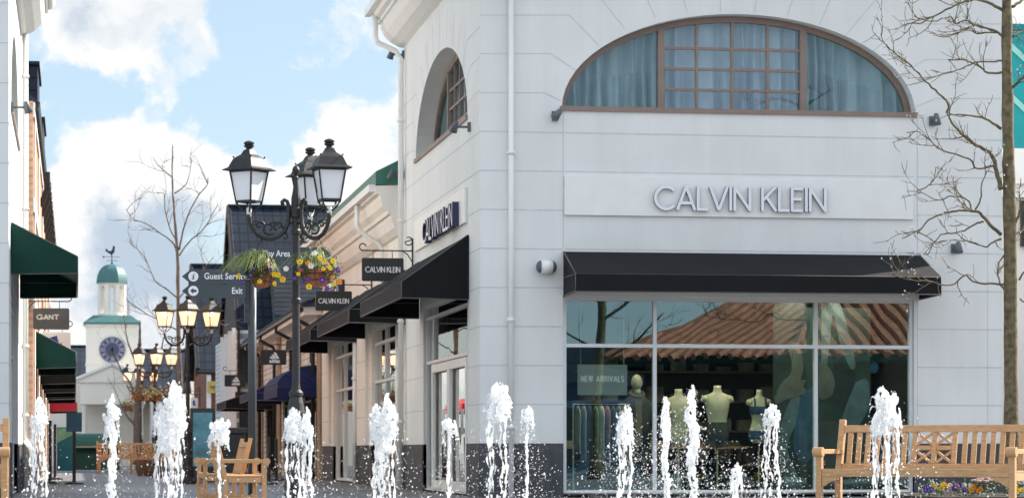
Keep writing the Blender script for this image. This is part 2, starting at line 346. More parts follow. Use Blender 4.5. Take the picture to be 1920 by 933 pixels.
# plane mappings: P(along, height, inward)
FY, SX, LX = 41.0, 5.87, -.93
def PF(a, z, d=0): return Vector((a, FY + d, z))
def PS(a, z, d=0): return Vector((SX + d, a, z))
def PL(a, z, d=0): return Vector((LX - d, a, z))
def wall(mb, P, a0, a1, z0, z1, holes=(), rev=.12, thick=.3):
    """rectangular wall sheet with rectangular holes and their reveals, plus an inner face"""
    A = sorted({a0, a1, *[h[0] for h in holes], *[h[1] for h in holes]}); Z = sorted({z0, z1, *[h[2] for h in holes], *[h[3] for h in holes]})
    A = [a for a in A if a0 <= a <= a1]; Z = [z for z in Z if z0 <= z <= z1]
    for i in range(len(A) - 1):
        for j in range(len(Z) - 1):
            ca, cz = (A[i] + A[i + 1]) / 2, (Z[j] + Z[j + 1]) / 2
            if any(h[0] < ca < h[1] and h[2] < cz < h[3] for h in holes): continue
            mb.face([P(A[i], Z[j]), P(A[i + 1], Z[j]), P(A[i + 1], Z[j + 1]), P(A[i], Z[j + 1])])
            mb.face([P(A[i], Z[j], thick), P(A[i + 1], Z[j], thick), P(A[i + 1], Z[j + 1], thick), P(A[i], Z[j + 1], thick)])
    for h in holes:
        c = [(h[0], h[2]), (h[1], h[2]), (h[1], h[3]), (h[0], h[3])]
        for k in range(4):
            p, q = c[k], c[(k + 1) % 4]
            mb.face([P(*p), P(*q), P(*q, thick), P(*p, thick)])
def ell(ac, hw, zs, rise, n=32): return [(ac - hw * cos(pi * i / n), zs + rise * sin(pi * i / n)) for i in range(n + 1)]
def arch_wall(mb, P, a0, a1, zs, z1, ac, hw, rise, thick=.3):
    E = ell(ac, hw, zs, rise)
    for d in (0, thick):
        mb.face([P(a0, zs, d), P(E[0][0], zs, d), P(E[0][0], z1, d), P(a0, z1, d)])
        mb.face([P(E[-1][0], zs, d), P(a1, zs, d), P(a1, z1, d), P(E[-1][0], z1, d)])
        for i in range(len(E) - 1):
            mb.face([P(*E[i], d), P(*E[i + 1], d), P(E[i + 1][0], z1, d), P(E[i][0], z1, d)])
    for i in range(len(E) - 1): mb.face([P(*E[i]), P(*E[i + 1]), P(*E[i + 1], thick), P(*E[i], thick)])
    mb.face([P(E[0][0], zs), P(E[-1][0], zs), P(E[-1][0], zs, thick), P(E[0][0], zs, thick)])
def seg(mb, P, p, q, wd=.016, pr=.003):
    """thin joint line on a wall"""
    v = Vector((q[0] - p[0], q[1] - p[1])); n = Vector((-v.y, v.x)).normalized() * wd / 2
    c = [(p[0] + n.x, p[1] + n.y), (q[0] + n.x, q[1] + n.y), (q[0] - n.x, q[1] - n.y), (p[0] - n.x, p[1] - n.y)]
    mb.prism([P(x, z, -pr) for x, z in c], P(0, 0, pr - .0005) - P(0, 0, 0))
def frame_rect(mb, P, a0, a1, z0, z1, wd, d0, d1):
    for q in ((a0, a0 + wd, z0, z1), (a1 - wd, a1, z0, z1), (a0 + wd, a1 - wd, z0, z0 + wd), (a0 + wd, a1 - wd, z1 - wd, z1)): pbox(mb, P, *q, d0, d1)
def pbox(mb, P, a0, a1, z0, z1, d0, d1):
    vs = [P(a, z, d) for z in (z0, z1) for d in (d0, d1) for a in (a0, a1)]
    mb.mesh(vs, [(0, 2, 3, 1), (4, 5, 7, 6), (0, 1, 5, 4), (2, 6, 7, 3), (0, 4, 6, 2), (1, 3, 7, 5)])
def arched_window(P, par, ac, hw, zs, rise, dep, cols=(.285, .69), lab=None):
    """brown arched frame with a 4 x 4 glazed middle, panes and curtains behind"""
    f = MB(); n = 32; fw = .085
    Eo = ell(ac, hw, zs, rise, n); Ei = ell(ac, hw - fw, zs, rise - fw, n)
    for i in range(n):
        q = [Eo[i], Eo[i + 1], Ei[i + 1], Ei[i]]; f.prism([P(x, z, dep) for x, z in q], P(0, 0, .1) - P(0, 0, 0))
    pbox(f, P, ac - hw - .04, ac + hw + .04, zs - .035, zs + .035, -.035, dep + .1)
    L = ac - hw + 2 * hw * cols[0]; R = ac - hw + 2 * hw * cols[1]
    top = lambda a: zs + (rise - fw * .6) * sqrt(max(0, 1 - ((a - ac) / (hw - fw * .5)) ** 2))
    for a in (L, R): pbox(f, P, a - .05, a + .05, zs + .035, top(a), dep - .012, dep + .085)
    for k in (1, 2, 3):
        a = L + (R - L) * k / 4; pbox(f, P, a - .02, a + .02, zs + .035, top(a), dep + .01, dep + .06)
    for k in range(1, 4):
        z = zs + .035 + (top(L) - zs - .02) * k / 4; pbox(f, P, L + .05, R - .05, z - .02, z + .02, dep + .014, dep + .056)
    fo = f.build('arched_window', BROWN, par)
    gl = MB(); gl.face([P(x, z, dep + .05) for x, z in ell(ac, hw - fw * .5, zs, rise - fw * .5, n)]); gl.build('pane', GLASSU, fo)
    for s0, s1, cmat in ((ac - hw + .03, L, CURT), (L, R, CURTW), (R, ac + hw - .03, CURT)):
        c = MB(); m = int((s1 - s0) * 60); prev = None
        for i in range(m + 1):
            a = s0 + (s1 - s0) * i / m
            ph = a * 26 + 3.6 * sin(a * 2.3) + 2.4 * sin(a * 5.1); d = dep + .26 + .11 * sin(ph) + .04 * sin(ph * 2.3 + 1)
            d2 = dep + .24 + .05 * sin(ph + .6 + .5 * sin(a * 4)); zt = zs + rise * sqrt(max(0.0002, 1 - ((a - ac) / hw) ** 2)) + .02
            cur = (P(a, zs, d), P(a + .02 * sin(a * 11), (zs + zt) / 2, (d + d2) / 2 + .01 * sin(a * 9)), P(a, zt, d2))
            if prev: c.face([prev[0], cur[0], cur[1], prev[1]]); c.face([prev[1], cur[1], cur[2], prev[2]])
            prev = cur
        c.build('curtain', cmat, fo, smooth=True)
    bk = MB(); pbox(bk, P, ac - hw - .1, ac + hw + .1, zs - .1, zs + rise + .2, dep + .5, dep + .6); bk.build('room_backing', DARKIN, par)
    return fo
def awning(P, par, a0, a1, zt, zf, val, proj, mat, lab=None):
    m = MB(); w0, f0, b0 = (lambda a: P(a, zt, -.01)), (lambda a: P(a, zf, -proj)), (lambda a: P(a, zf - val, -proj))
    n = 14; q = []
    for i in range(n):
        x, y = a0 + (a1 - a0) * i / n, a0 + (a1 - a0) * (i + 1) / n
        sg = lambda t: -.012 * sin(pi * ((t - a0) / (a1 - a0) * 4 % 1))
        mid = lambda t: P(t, (zt + zf) / 2 + sg(t), -proj / 2)
        m.face([w0(x), w0(y), mid(y), mid(x)]); m.face([mid(x), mid(y), f0(y), f0(x)])
        m.face([f0(x), f0(y), P(y, zf - val, -proj), P(x, zf - val, -proj)])
    for a in (a0, a1):
        mb_ = m; mb_.face([P(a, zt, -.01), P(a, (zt + zf) / 2, -proj / 2), f0(a), b0(a), P(a, zf - val - .02, -.01)])
    o = m.build('awning', mat, par); so_ = o.modifiers.new('thick', 'SOLIDIFY'); so_.thickness = .012
    p = MB()
    for a in (a0, a1):
        p.tube([P(a, zt, -.02), P(a, zf, -proj)], .011, 6); p.tube([P(a, zf, -proj), P(a, zf - val, -proj)], .011, 6)
        p.tube([P(a, zf, -proj), P(a, zf, -.02)], .008, 6); p.tube([P(a, zf - val, -proj), P(a, zf - val - .02, -.02)], .014, 6)
    p.tube([P(a0, zf - val, -proj), P(a1, zf - val, -proj)], .014, 6); p.tube([P(a0, zf, -proj), P(a1, zf, -proj)], .007, 6)
    p.build('piping', PIPING, o, smooth=True)
    return o
def sweep(mb, P, prof, a0, a1):
    """cornice: profile of (out, z) run along the wall"""
    mb.prism([P(a0, z, -o) for o, z in prof], P(a1, 0, 0) - P(a0, 0, 0))
CORN = [(0, 7.95), (.10, 7.97), (.24, 8.05), (.36, 8.17), (.42, 8.30), (.42, 8.36), (.47, 8.36), (.47, 8.42), (.55, 8.44), (.60, 8.52), (.60, 8.62), (0, 8.66)]
def pipe(par, pts, r=.042, mat=TRIM, rings=()):
    m = MB(); m.tube(pts, r, 12)
    for c in rings: m.lathe([(r, -.03), (r + .014, -.03), (r + .014, .03), (r, .03)], c, 12)
    o = m.build('downpipe', mat, par, smooth=True)
    b = MB()
    for c in rings: b.box(c[0] - .07, c[0] + .07, c[1] - .01, c[1] + .012, c[2] - .012, c[2] + .012)
    if rings: b.build('pipe_clip', mat, o)
    return o
XC = Xat(900, FY); XL = SX
A0, A1 = Xat(1056, FY), Xat(1714, FY); XR = Xat(1879, FY)
YE = 50.75
# ------------------------------------------------------------------ corner shop building
B = thing('shop_building', (SX, FY, 0), 'white two-storey corner shop with large arched curtained window and black awnings', 'building')
zs = zat(209, 9.5, FY); ac = (A0 + A1) / 2; hw = (A1 - A0) / 2 + .02; rise = zat(26, 9.5, FY) - zs
WT = zat(556, 9.5, FY)          # top of shop window
WB = .07
m = MB()
wall(m, PF, SX, XR, .79, zs, [(A0, A1, WB, WT)], thick=.3)
arch_wall(m, PF, SX, XR, zs, 8.0, ac, hw, rise, .5)
dy0, dy1 = 42.35, 47.8
SWT = 3.12
sac, shw = 45.62, 3.28
wall(m, PS, FY, YE, .79, zs, [(dy0, dy1, .03, SWT)], thick=.3)
arch_wall(m, PS, FY, YE, zs, 8.0, sac, shw, rise, .5)
m.face([(XR, FY, 0), (XR, YE, 0), (XR, YE, 8), (XR, FY, 8)]); m.face([(SX, YE, 0), (XR, YE, 0), (XR, YE, 8.3), (SX, YE, 8.3)])
m.face([(SX, FY, 8.0), (XR, FY, 8.0), (XR, YE, 8.0), (SX, YE, 8.0)])
m.build('wall', WHITE, B)
m = MB(); wall(m, PF, SX - .012, XR + .012, 0, .79, [(A0, A1, -.01, .80)], thick=.3)
m2 = MB()
def bits(nm, mat, par, P, L):
    for q in L: m_ = MB(); pbox(m_, P, *q); m_.build(nm, mat, par)
pbox(m2, PF, SX - .02, A0, 0, .795, -.02, .28); pbox(m2, PS, FY + .28, dy0, 0, .795, -.02, .28); m2.build('plinth', PLINTH, B)
bits('plinth', PLINTH, B, PF, [(A1, XR + .02, 0, .795, -.02, .28)]); bits('plinth', PLINTH, B, PS, [(dy1, YE, 0, .795, -.02, .28)])
m = MB(); sweep(m, PS, CORN, FY - .6, YE + .02)
m.prism([PF(SX - .0, z, -o) for o, z in CORN], (XR - SX, 0, 0))
m.build('cornice', TRIM, B)
m = MB(); sweep(m, PS, [(.60, 8.5), (.70, 8.5), (.71, 8.62), (.60, 8.64)], FY - .6, YE + .05); m.build('gutter', TRIM, B)
# low-pitched green roof behind the cornice
m = MB(); m.prism([(SX - .3, FY - .3, 8.66), (XR, FY - .3, 8.66), (XR, FY + 5, 9.9), (SX + 3, FY + 5, 9.9)], (0, 0, .04)); m.prism([(SX - .3, FY - .3, 8.67), (SX - .3, YE, 8.67), (SX + 3, YE, 9.9), (SX + 3, FY + 5, 9.9)], (0, 0, .04)); m.build('roof', GREENR, B)
# block joints
j = MB()
JZ = [.797 + .5705 * k for k in range(1, 13)]
for z in JZ:
    if z < zs - .05:
        seg(j, PF, (SX, z), (A0 - .0, z)); seg(j, PF, (A1 + .05, z), (XR, z))
        if z > WT + .55: seg(j, PF, (A0 + .03, z), (A1, z))
        seg(j, PS, (FY, z), (dy0 - .0, z)) if z < SWT else seg(j, PS, (FY, z), (YE, z))
        if z < SWT: seg(j, PS, (dy1, z), (YE, z))
seg(j, PF, (A0, WT + .7), (A0, zs - .03), .012); seg(j, PF, (A1 + .05, 0.8), (A1 + .05, zs - .03), .012); seg(j, PF, (Xat(1852, FY), .8), (Xat(1852, FY), 4.4), .008)
def zp(x, y): p = at(1020 + x / 1.9855, y / 1.9855, FY); return (p.x, p.z)
for L in [[(62, 375), (0, 345), (-240, 345)], [(118, 262), (25, 200), (-240, 200)], [(205, 170), (95, 57), (-240, 57)], [(300, 105), (215, 0), (160, -70)], [(415, 68), (385, 0), (350, -80)], [(533, 48), (520, 0), (505, -80)],
          [(657, 45), (655, -80)], [(785, 48), (797, -80)], [(905, 62), (925, 0), (950, -80)], [(1025, 95), (1065, 0), (1100, -80)], [(1120, 135), (1235, 0), (1300, -75)], [(1225, 190), (1345, 90), (1700, 90)],
          [(1310, 290), (1420, 222), (1700, 222)], [(1378, 400), (1460, 367), (1700, 367)]]:
    q = [zp(*p) for p in L]
    for a, b_ in zip(q, q[1:]):
        if min(a[0], b_[0]) < SX: b_ = (SX, b_[1])
        seg(j, PF, a, (min(b_[0], XR), b_[1]), .012)
for k in range(13):                       # voussoir joints of the side arch
    t = pi * (k + .5) / 13; e = (sac - shw * cos(t), zs + rise * sin(t)); o2 = (sac - (shw + .62) * cos(t), zs + (rise + .62) * sin(t))
    o2 = (min(max(o2[0], FY + .35), YE - .3), o2[1]); seg(j, PS, e, o2, .012)
    if k < 3: seg(j, PS, o2, (FY, o2[1]), .012)
    if k > 9: seg(j, PS, o2, (YE, o2[1]), .012)
j.build('block_joints', JOINT, B)
arched_window(PF, B, ac, hw - .01, zs, rise - .005, .22)
arched_window(PS, B, sac, shw - .01, zs, rise - .005, .30)
# front shop window
def shopfront(P, par, a0, a1, z0, z1, vs, hs, gl, dep=.05, fw=.055, top=None, name='shop_window', fm=ALU):
    f = MB(); frame_rect(f, P, a0 + .002, a1 - .002, z0, z1, fw, dep, dep + .1)
    for v in vs: pbox(f, P, v - fw / 2, v + fw / 2, z0 + fw, z1 - fw, dep + .005, dep + .095)
    for h in hs: pbox(f, P, a0 + fw, a1 - fw, h - fw / 2, h + fw / 2, dep + .002, dep + .098)
    o = f.build(name, fm, par, bevel=.004)
    V = [a0] + sorted(vs) + [a1]; H = [z0] + sorted(hs) + [z1]
    for i in range(len(V) - 1):
        for k in range(len(H) - 1):
            q = MB(); a, b_, c, d = V[i] + .01, V[i + 1] - .01, H[k] + .01, H[k + 1] - .01
            q.face([P(a, c, dep + .05), P(b_, c, dep + .05), P(b_, d, dep + .05), P(a, d, dep + .05)]); q.build('pane', gl, o)
    return o
TZ = zat(648, 9, FY); TT = zat(561, 9, FY)
shopfront(PF, B, A0, A1, WB - .02, WT, [Xat(1229.5, FY), Xat(1532, FY)], [TZ, TT], GLASSF)
# side entrance: narrow side lights and a double door
HZ = 2.17; HZ2 = 2.92
sd1 = Yat(817, SX + .1)
shopfront(PS, B, dy0, dy1, .03, SWT + .02, [sd1, dy0 + .25], [HZ, HZ2], GLASSS, name='side_shop_window')
dr = MB(); c0, c1 = dy0 + .30, sd1 - .05; mid = (c0 + c1) / 2
for a, b_ in ((c0, mid - .01), (mid + .01, c1)): frame_rect(dr, PS, a, b_, .06, HZ - .05, .14, .02, .075)
dro = dr.build('double_door', TRIM, B, bevel=.004)
h = MB()
for s_ in (-.09, .09): h.tube([PS(mid + s_, .95, .0), PS(mid + s_, .95, -.05), PS(mid + s_, 1.35, -.05), PS(mid + s_, 1.35, 0)], .012, 8)
h.build('door_handle', ALU, dro, smooth=True)
# black awnings
awning(PF, B, A0 + .0, Xat(1724, FY), zat(474, 9, FY), zat(515, 9, FY - 1.06) , .25, 1.06, BLACKF)
awning(PS, B, 42.15, 48.3, 3.93, 3.22, .24, 1.02, BLACKF)
# pipes
def swan(par, X, Y, ztop, r=.05):
    pipe(par, [(X - .55, Y, ztop), (X - .55, Y, ztop - .42), (X - .50, Y, ztop - .52), (X - .18, Y, ztop - .66), (X - .09, Y, ztop - .80), (X - .09, Y, .0)], r, TRIM, [(X - .09, Y, z) for z in (6.6, 4.8, 3.0, 1.2)])
px_ = Xat(957, FY)
pipe(B, [(px_, FY - .07, 8.0), (px_, FY - .07, 0)], .042, TRIM, [(px_, FY - .07, z) for z in (1.03, 2.60, 5.05, 7.4)])
swan(B, SX, YE - .35, 8.5)
# shop floor, back wall and ceiling of the room behind the glass
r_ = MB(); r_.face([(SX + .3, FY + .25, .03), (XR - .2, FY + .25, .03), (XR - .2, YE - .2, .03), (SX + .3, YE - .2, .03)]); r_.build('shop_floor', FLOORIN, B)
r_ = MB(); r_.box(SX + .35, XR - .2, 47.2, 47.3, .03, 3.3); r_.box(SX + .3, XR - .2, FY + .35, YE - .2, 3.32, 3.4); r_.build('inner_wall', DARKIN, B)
lm = MB(); lx = at(1500, 556, FY + .8)
lm.lathe([(.0, 3.30), (.05, 3.30), (.05, 3.26), (.0, 3.26)], (lx.x, lx.y, 0), 12); lm.build('ceiling_spotlight', BULB, B)
for k, (px, dy, pw) in enumerate(((1130, 1.3, 60), (1290, .55, 50), (1385, .55, 60), (1500, .45, 60), (1600, .45, 40), (1340, 4.0, 30), (1150, 4.2, 30))):
    ld = bpy.data.lights.new('shop_downlight', 'SPOT'); ld.energy = pw * .6; ld.spot_size = radians(115); ld.spot_blend = .6; ld.color = (1, .86, .62); ld.shadow_soft_size = .05
    lo = bpy.data.objects.new('shop_downlight', ld); COL.objects.link(lo); lo.parent = B; lo.location = (Xat(px, FY + dy) - SX, dy, 3.25)
# ------------------------------------------------------------------ low shop range beyond it
B2 = thing('shop_building', (SX, YE, 0), 'low cream shop range with moulded cornice, green roof edge and black awnings', 'building')
Y2 = 67.5
bays = [(50.95, 56.2), (59.4, 64.7)]
m = MB(); wall(m, PS, YE + .003, Y2, .79, 5.0, [(a, b_, .03, SWT) for a, b_ in bays], thick=.3)
m.face([(SX, Y2, 0), (SX + 8, Y2, 0), (SX + 8, Y2, 5), (SX, Y2, 5)])
m.build('wall', WHITE2, B2)
bits('plinth', PLINTH, B2, PS, [(a, b_, 0, .795, -.02, .28) for a, b_ in ((YE + .003, 50.95), (56.2, 59.4), (64.7, Y2))])
bits('pilaster', WHITE2, B2, PS, [(a, b_, .8, 3.35, -.06, .0) for a, b_ in ((56.9, 58.7), (65.3, 67.1))])
m = MB(); C2 = [(0, 4.60), (.06, 4.62), (.16, 4.72), (.22, 4.88), (.22, 4.95), (.28, 4.95), (.30, 5.02), (.38, 5.10), (.42, 5.22), (.42, 5.30), (.50, 5.32), (.50, 5.46), (0, 5.48)]
sweep(m, PS, C2, YE + .01, Y2 + .3); m.build('cornice', WHITE2, B2)
m = MB(); m.prism([(SX - .5, YE + .02, 5.48), (SX - .5, YE + .02, 5.72), (SX + 4, YE + .02, 8.0), (SX + 4, YE + .02, 5.48)], (0, Y2 - YE, 0)); m.build('roof', GREENR, B2)
m = MB(); m.prism([(SX - .62, YE + .1, 5.36), (SX - .50, YE + .1, 5.36), (SX - .50, YE + .1, 5.49), (SX - .62, YE + .1, 5.49)], (0, Y2 - YE, 0)); m.build('gutter', TRIM, B2)
pipe(B2, [(SX - .56, 53.6, 5.4), (SX - .56, 53.6, 4.95), (SX - .50, 53.6, 4.85), (SX - .14, 53.6, 4.62), (SX - .08, 53.6, 4.5), (SX - .08, 53.6, 3.4)], .045, TRIM, [(SX - .08, 53.6, 4.1)])
pipe(B2, [(SX - .08, 50.98, 3.2), (SX - .08, 50.98, 0)], .045, TRIM, [(SX - .08, 50.98, 2.2), (SX - .08, 50.98, .95)])
pipe(B2, [(SX - .08, 58.95, 3.2), (SX - .08, 58.95, 0)], .045, TRIM, [(SX - .08, 58.95, 2.2)])
for a, b_ in bays: shopfront(PS, B2, a, b_, .03, SWT, [a + .6, b_ - 1.9], [2.05, 2.8], GLASSS)
awning(PS, B2, 50.45, 57.0, 3.93, 3.22, .24, 1.02, BLACKF); awning(PS, B2, 58.9, 65.6, 3.93, 3.22, .24, 1.02, BLACKF)
j = MB()
for z in JZ:
    if z < SWT:
        for a, b_ in ((56.3, 56.88), (58.72, 59.3), (64.8, 65.28)): seg(j, PS, (a, z), (b_, z))
        for a, b_ in ((56.92, 58.68), (65.32, 67.08)): seg(j, lambda a, z, d=0: PS(a, z, d - .06), (a, z), (b_, z))
    elif z < 4.4: seg(j, PS, (YE + .05, z), (Y2, z))
j.build('block_joints', JOINT, B2)
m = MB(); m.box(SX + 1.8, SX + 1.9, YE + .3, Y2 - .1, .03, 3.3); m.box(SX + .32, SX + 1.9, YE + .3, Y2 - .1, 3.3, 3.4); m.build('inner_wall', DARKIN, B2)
# ------------------------------------------------------------------ left corner building
B3 = thing('shop_building', (LX, FY, 0), 'white corner building at the left edge with green awnings over its shops', 'building')
YL = 54.3
m = MB(); wall(m, PF, -9, LX, .79, 8.0, thick=.3); m.face([(-9, FY, 0), (-9, YL, 0), (-9, YL, 8), (-9, FY, 8)]); m.face([(LX, YL, 0), (-9, YL, 0), (-9, YL, 8), (LX, YL, 8)])
m.face([(-9, FY, 8.0), (LX, FY, 8.0), (LX, YL, 8.0), (-9, YL, 8.0)])
ly0, ly1 = 42.6, 46.9
wall(m, PL, FY, YL, .79, zs, [(ly0, ly1, .03, SWT)], thick=.3); arch_wall(m, PL, FY, YL, zs, 8.0, 45.2, 2.7, 1.45, .5)
m.build('wall', WHITE, B3)
m = MB(); pbox(m, PF, -9, LX + .02, 0, .80, -.02, .3); pbox(m, PL, FY + .3, ly0, 0, .80, -.02, .28); m.build('plinth', PLINTH, B3); bits('plinth', PLINTH, B3, PL, [(ly1, YL, 0, .80, -.02, .28)])
m = MB(); sweep(m, PL, [(o, z - .02) for o, z in CORN], FY - .6, 50.2); m.build('cornice', TRIM, B3)
pipe(B3, [(LX + .08, 50.0, 7.95), (LX + .08, 50.0, 0)], .05, TRIM, [(LX + .08, 50.0, z) for z in (7.2, 4.9, 2.5, 1.3)])
m = MB()
m.tube([(LX + .08, 50.0, .86), (LX + .20, 49.4, .72), (LX + .22, 49.2, 0)], .05, 10); m.build('pipe_offset', TRIM, B3, smooth=True)
j = MB()
for z in JZ:
    seg(j, PF, (-9, z), (LX, z)); 
    if z < zs:
        if z < SWT: seg(j, PL, (FY, z), (ly0, z)); seg(j, PL, (ly1, z), (YL, z))
        else: seg(j, PL, (FY, z), (YL, z))
j.build('block_joints', JOINT, B3)
arched_window(PL, B3, 45.2, 2.69, zs, 1.445, .30)
shopfront(PL, B3, ly0, ly1, .03, SWT, [ly0 + 1.6, ly0 + 3.0], [2.17, 2.9], GLASSS)
awning(PL, B3, 42.0, 48.6, 4.02, 3.53, .24, .97, GREENF)
# ------------------------------------------------------------------ left row beyond, orange brick with dark mansards
L4 = -.78
def P4(a, z, d=0): return Vector((L4 - d, a, z))
B4 = thing('shop_building', (L4, YL, 0), 'orange brick building with white bands, dark dormers and gutter brackets on the left', 'building')
YL2 = 92
m = MB(); bays4 = [(56.6, 61), (63, 68), (70, 76), (78, 84)]
wall(m, P4, YL + .003, YL2, 0, 7.3, [(a, b_, .03, 2.4) for a, b_ in bays4], thick=.3); m.face([(L4, YL + .003, 0), (-9, YL + .003, 0), (-9, YL + .003, 7.3), (L4, YL + .003, 7.3)]); m.build('wall', PINKB, B4)
bits('pilaster', WHITE, B4, P4, [(a, a + .9, 0, 7.28, -.03, .0) for a in (55, 61.6, 68.6, 76.6, 84.6)])
bits('white_band', WHITE, B4, P4, [(YL + .01, YL2, z, z + .28, -.04, .0) for z in (3.3, 5.2, 7.0)])
for k, (a, b_) in enumerate(bays4): shopfront(P4, B4, a, b_, .03, 2.4, [a + 1.5], [2.0], GLASSS, fm=CASTI)
for k, (y, h_) in enumerate(((56.3, 8.25), (63.5, 8.0), (84.5, 7.7))):
    m = MB(); m.box(L4 - 2.5, L4 + .06 + .03 * k, y, y + 3.2, 7.3, h_); m.box(L4 - 2.5, L4 + .10 + .03 * k, y - .08, y + 3.3, h_, h_ + .07); m.build('dormer', SLATEY, B4)
m = MB(); m.prism([(L4 + .10, YL + .05, 7.3), (L4 - 4, YL + .05, 10.5), (L4 - 8, YL + .05, 7.3)], (0, YL2 - YL, 0)); m.build('roof', SLATEY, B4)
m = MB(); sweep(m, P4, [(0, 7.1), (.10, 7.16), (.13, 7.3), (0, 7.32)], YL + .1, YL2); m.build('gutter', CASTI, B4)
for k in range(9):
    m = MB(); y = 66 + k * 2.6; m.bar((L4, y, 6.3), (L4 + .16, y, 6.75), .12, .12); m.bar((L4 + .15, y, 6.7), (L4 + .15, y, 7.1), .14, .14)
    m.ball((L4 + .18, y, 6.75), .09, 1); m.build('gutter_bracket', CASTI, B4)
for k, (a, b_, t_, f_, v_) in enumerate(((56.1, 61.2, 3.02, 2.62, .30), (63, 68.2, 2.85, 2.45, .28), (70, 76, 2.8, 2.4, .28), (78, 84, 2.8, 2.4, .3))):
    awning(P4, B4, a, b_, t_, f_, v_, .80, GREENF if k == 0 else BLACKF)
# red awning and kiosk far left
o = awning(P4, B4, 86.5, 91, 2.45, 2.15, .25, .85, REDF)
# ------------------------------------------------------------------ right row: weatherboard shops
B5 = thing('shop_building', (SX, Y2, 0), 'row of white boarded and tan brick shops with navy awnings and dark eaves', 'building')
Y5 = 92.0
m = MB(); b5 = [(69, 73.6), (76.6, 80.6), (83, 88)]
wall(m, PS, Y2 + .003, Y5, 0, 4.0, [(a, b_, .03, 2.45) for a, b_ in b5], thick=.3); m.build('wall', BOARD, B5)
bits('brick_panel', TANB, B5, PS, [(a, b_, 0, 3.95, -.05, 0) for a, b_ in ((Y2 + .3, 68.7), (74.0, 76.2), (81.2, 82.6), (89, 91.5))])
m = MB(); m.prism([(SX - .5, Y2, 4.12), (SX - .5, Y2, 4.2), (SX + 3.5, Y2, 6.0), (SX + 3.5, Y2, 5.9)], (0, Y5 - Y2, 0)); m.build('roof', SLATEY, B5)
m = MB(); sweep(m, PS, [(0, 3.95), (.42, 3.95), (.45, 4.14), (0, 4.14)], Y2 + .32, Y5)
m.build('eaves_board', TRIM, B5)
m = MB()
for k in range(60): m.tube([(SX - .52, Y2 + .2 + k * .4, 4.16), (SX - .3, Y2 + .2 + k * .4, 4.27)], .06, 6)
sweep(m, PS, [(.45, 4.04), (.55, 4.04), (.55, 4.12), (.45, 4.12)], Y2 + .32, Y5); m.build('eaves_tiles', CASTI, B5, smooth=False)
for y in (69.2, 76.4, 82.8, 89.5):
    pipe(B5, [(SX - .5, y, 4.08), (SX - .5, y, 3.9), (SX - .12, y, 3.7), (SX - .1, y, 3.55), (SX - .1, y, 0)], .05, CASTI)
for a, b_ in b5: shopfront(PS, B5, a, b_, .03, 2.45, [a + 1.2, b_ - 1.2], [1.95], GLASSS, fm=CASTI)
# bulging navy canopies
def dutch(par, y0, y1, zt, zb, proj):
    m = MB(); n = 8; rr = []
    for i in range(n + 1):
        t = pi / 2 * i / n; rr.append((proj * sin(t), zb + (zt - zb) * cos(t)))
    for k in range(n):
        a, b_ = rr[k], rr[k + 1]; m.face([PS(y0 + .6 * (1 - k / n), a[1], -a[0]), PS(y1, a[1], -a[0]), PS(y1, b_[1], -b_[0]), PS(y0 + .6 * (1 - (k + 1) / n), b_[1], -b_[0])])
        m.face([PS(y0 + .6 * (1 - k / n), a[1], -a[0]), PS(y0 + .6 * (1 - (k + 1) / n), b_[1], -b_[0]), PS(y0, zb, 0)])
    m.face([PS(y0, zb, -proj), PS(y1, zb, -proj), PS(y1, zb - .2, -proj), PS(y0, zb - .2, -proj)]); m.face([PS(y0, zb, -proj), PS(y0, zb - .2, -proj), PS(y0, zb - .2, 0), PS(y0, zb, 0)])
    o = m.build('awning', NAVYF, par, smooth=False); s_ = o.modifiers.new('thick', 'SOLIDIFY'); s_.thickness = .015
dutch(B5, 68.8, 73.8, 2.78, 2.20, 1.0)
awning(PS, B5, 76.3, 81, 2.75, 2.25, .2, 1.2, NAVYF); awning(PS, B5, 83, 88.4, 2.65, 2.15, .22, 1.5, BLACKF)
m = MB(); m.box(SX + 1.8, SX + 1.9, Y2 + .3, Y5, .03, 3.3); m.box(SX + .32, SX + 1.9, Y2 + .3, Y5 - .1, 3.3, 3.4); m.build('inner_wall', DARKIN, B5)
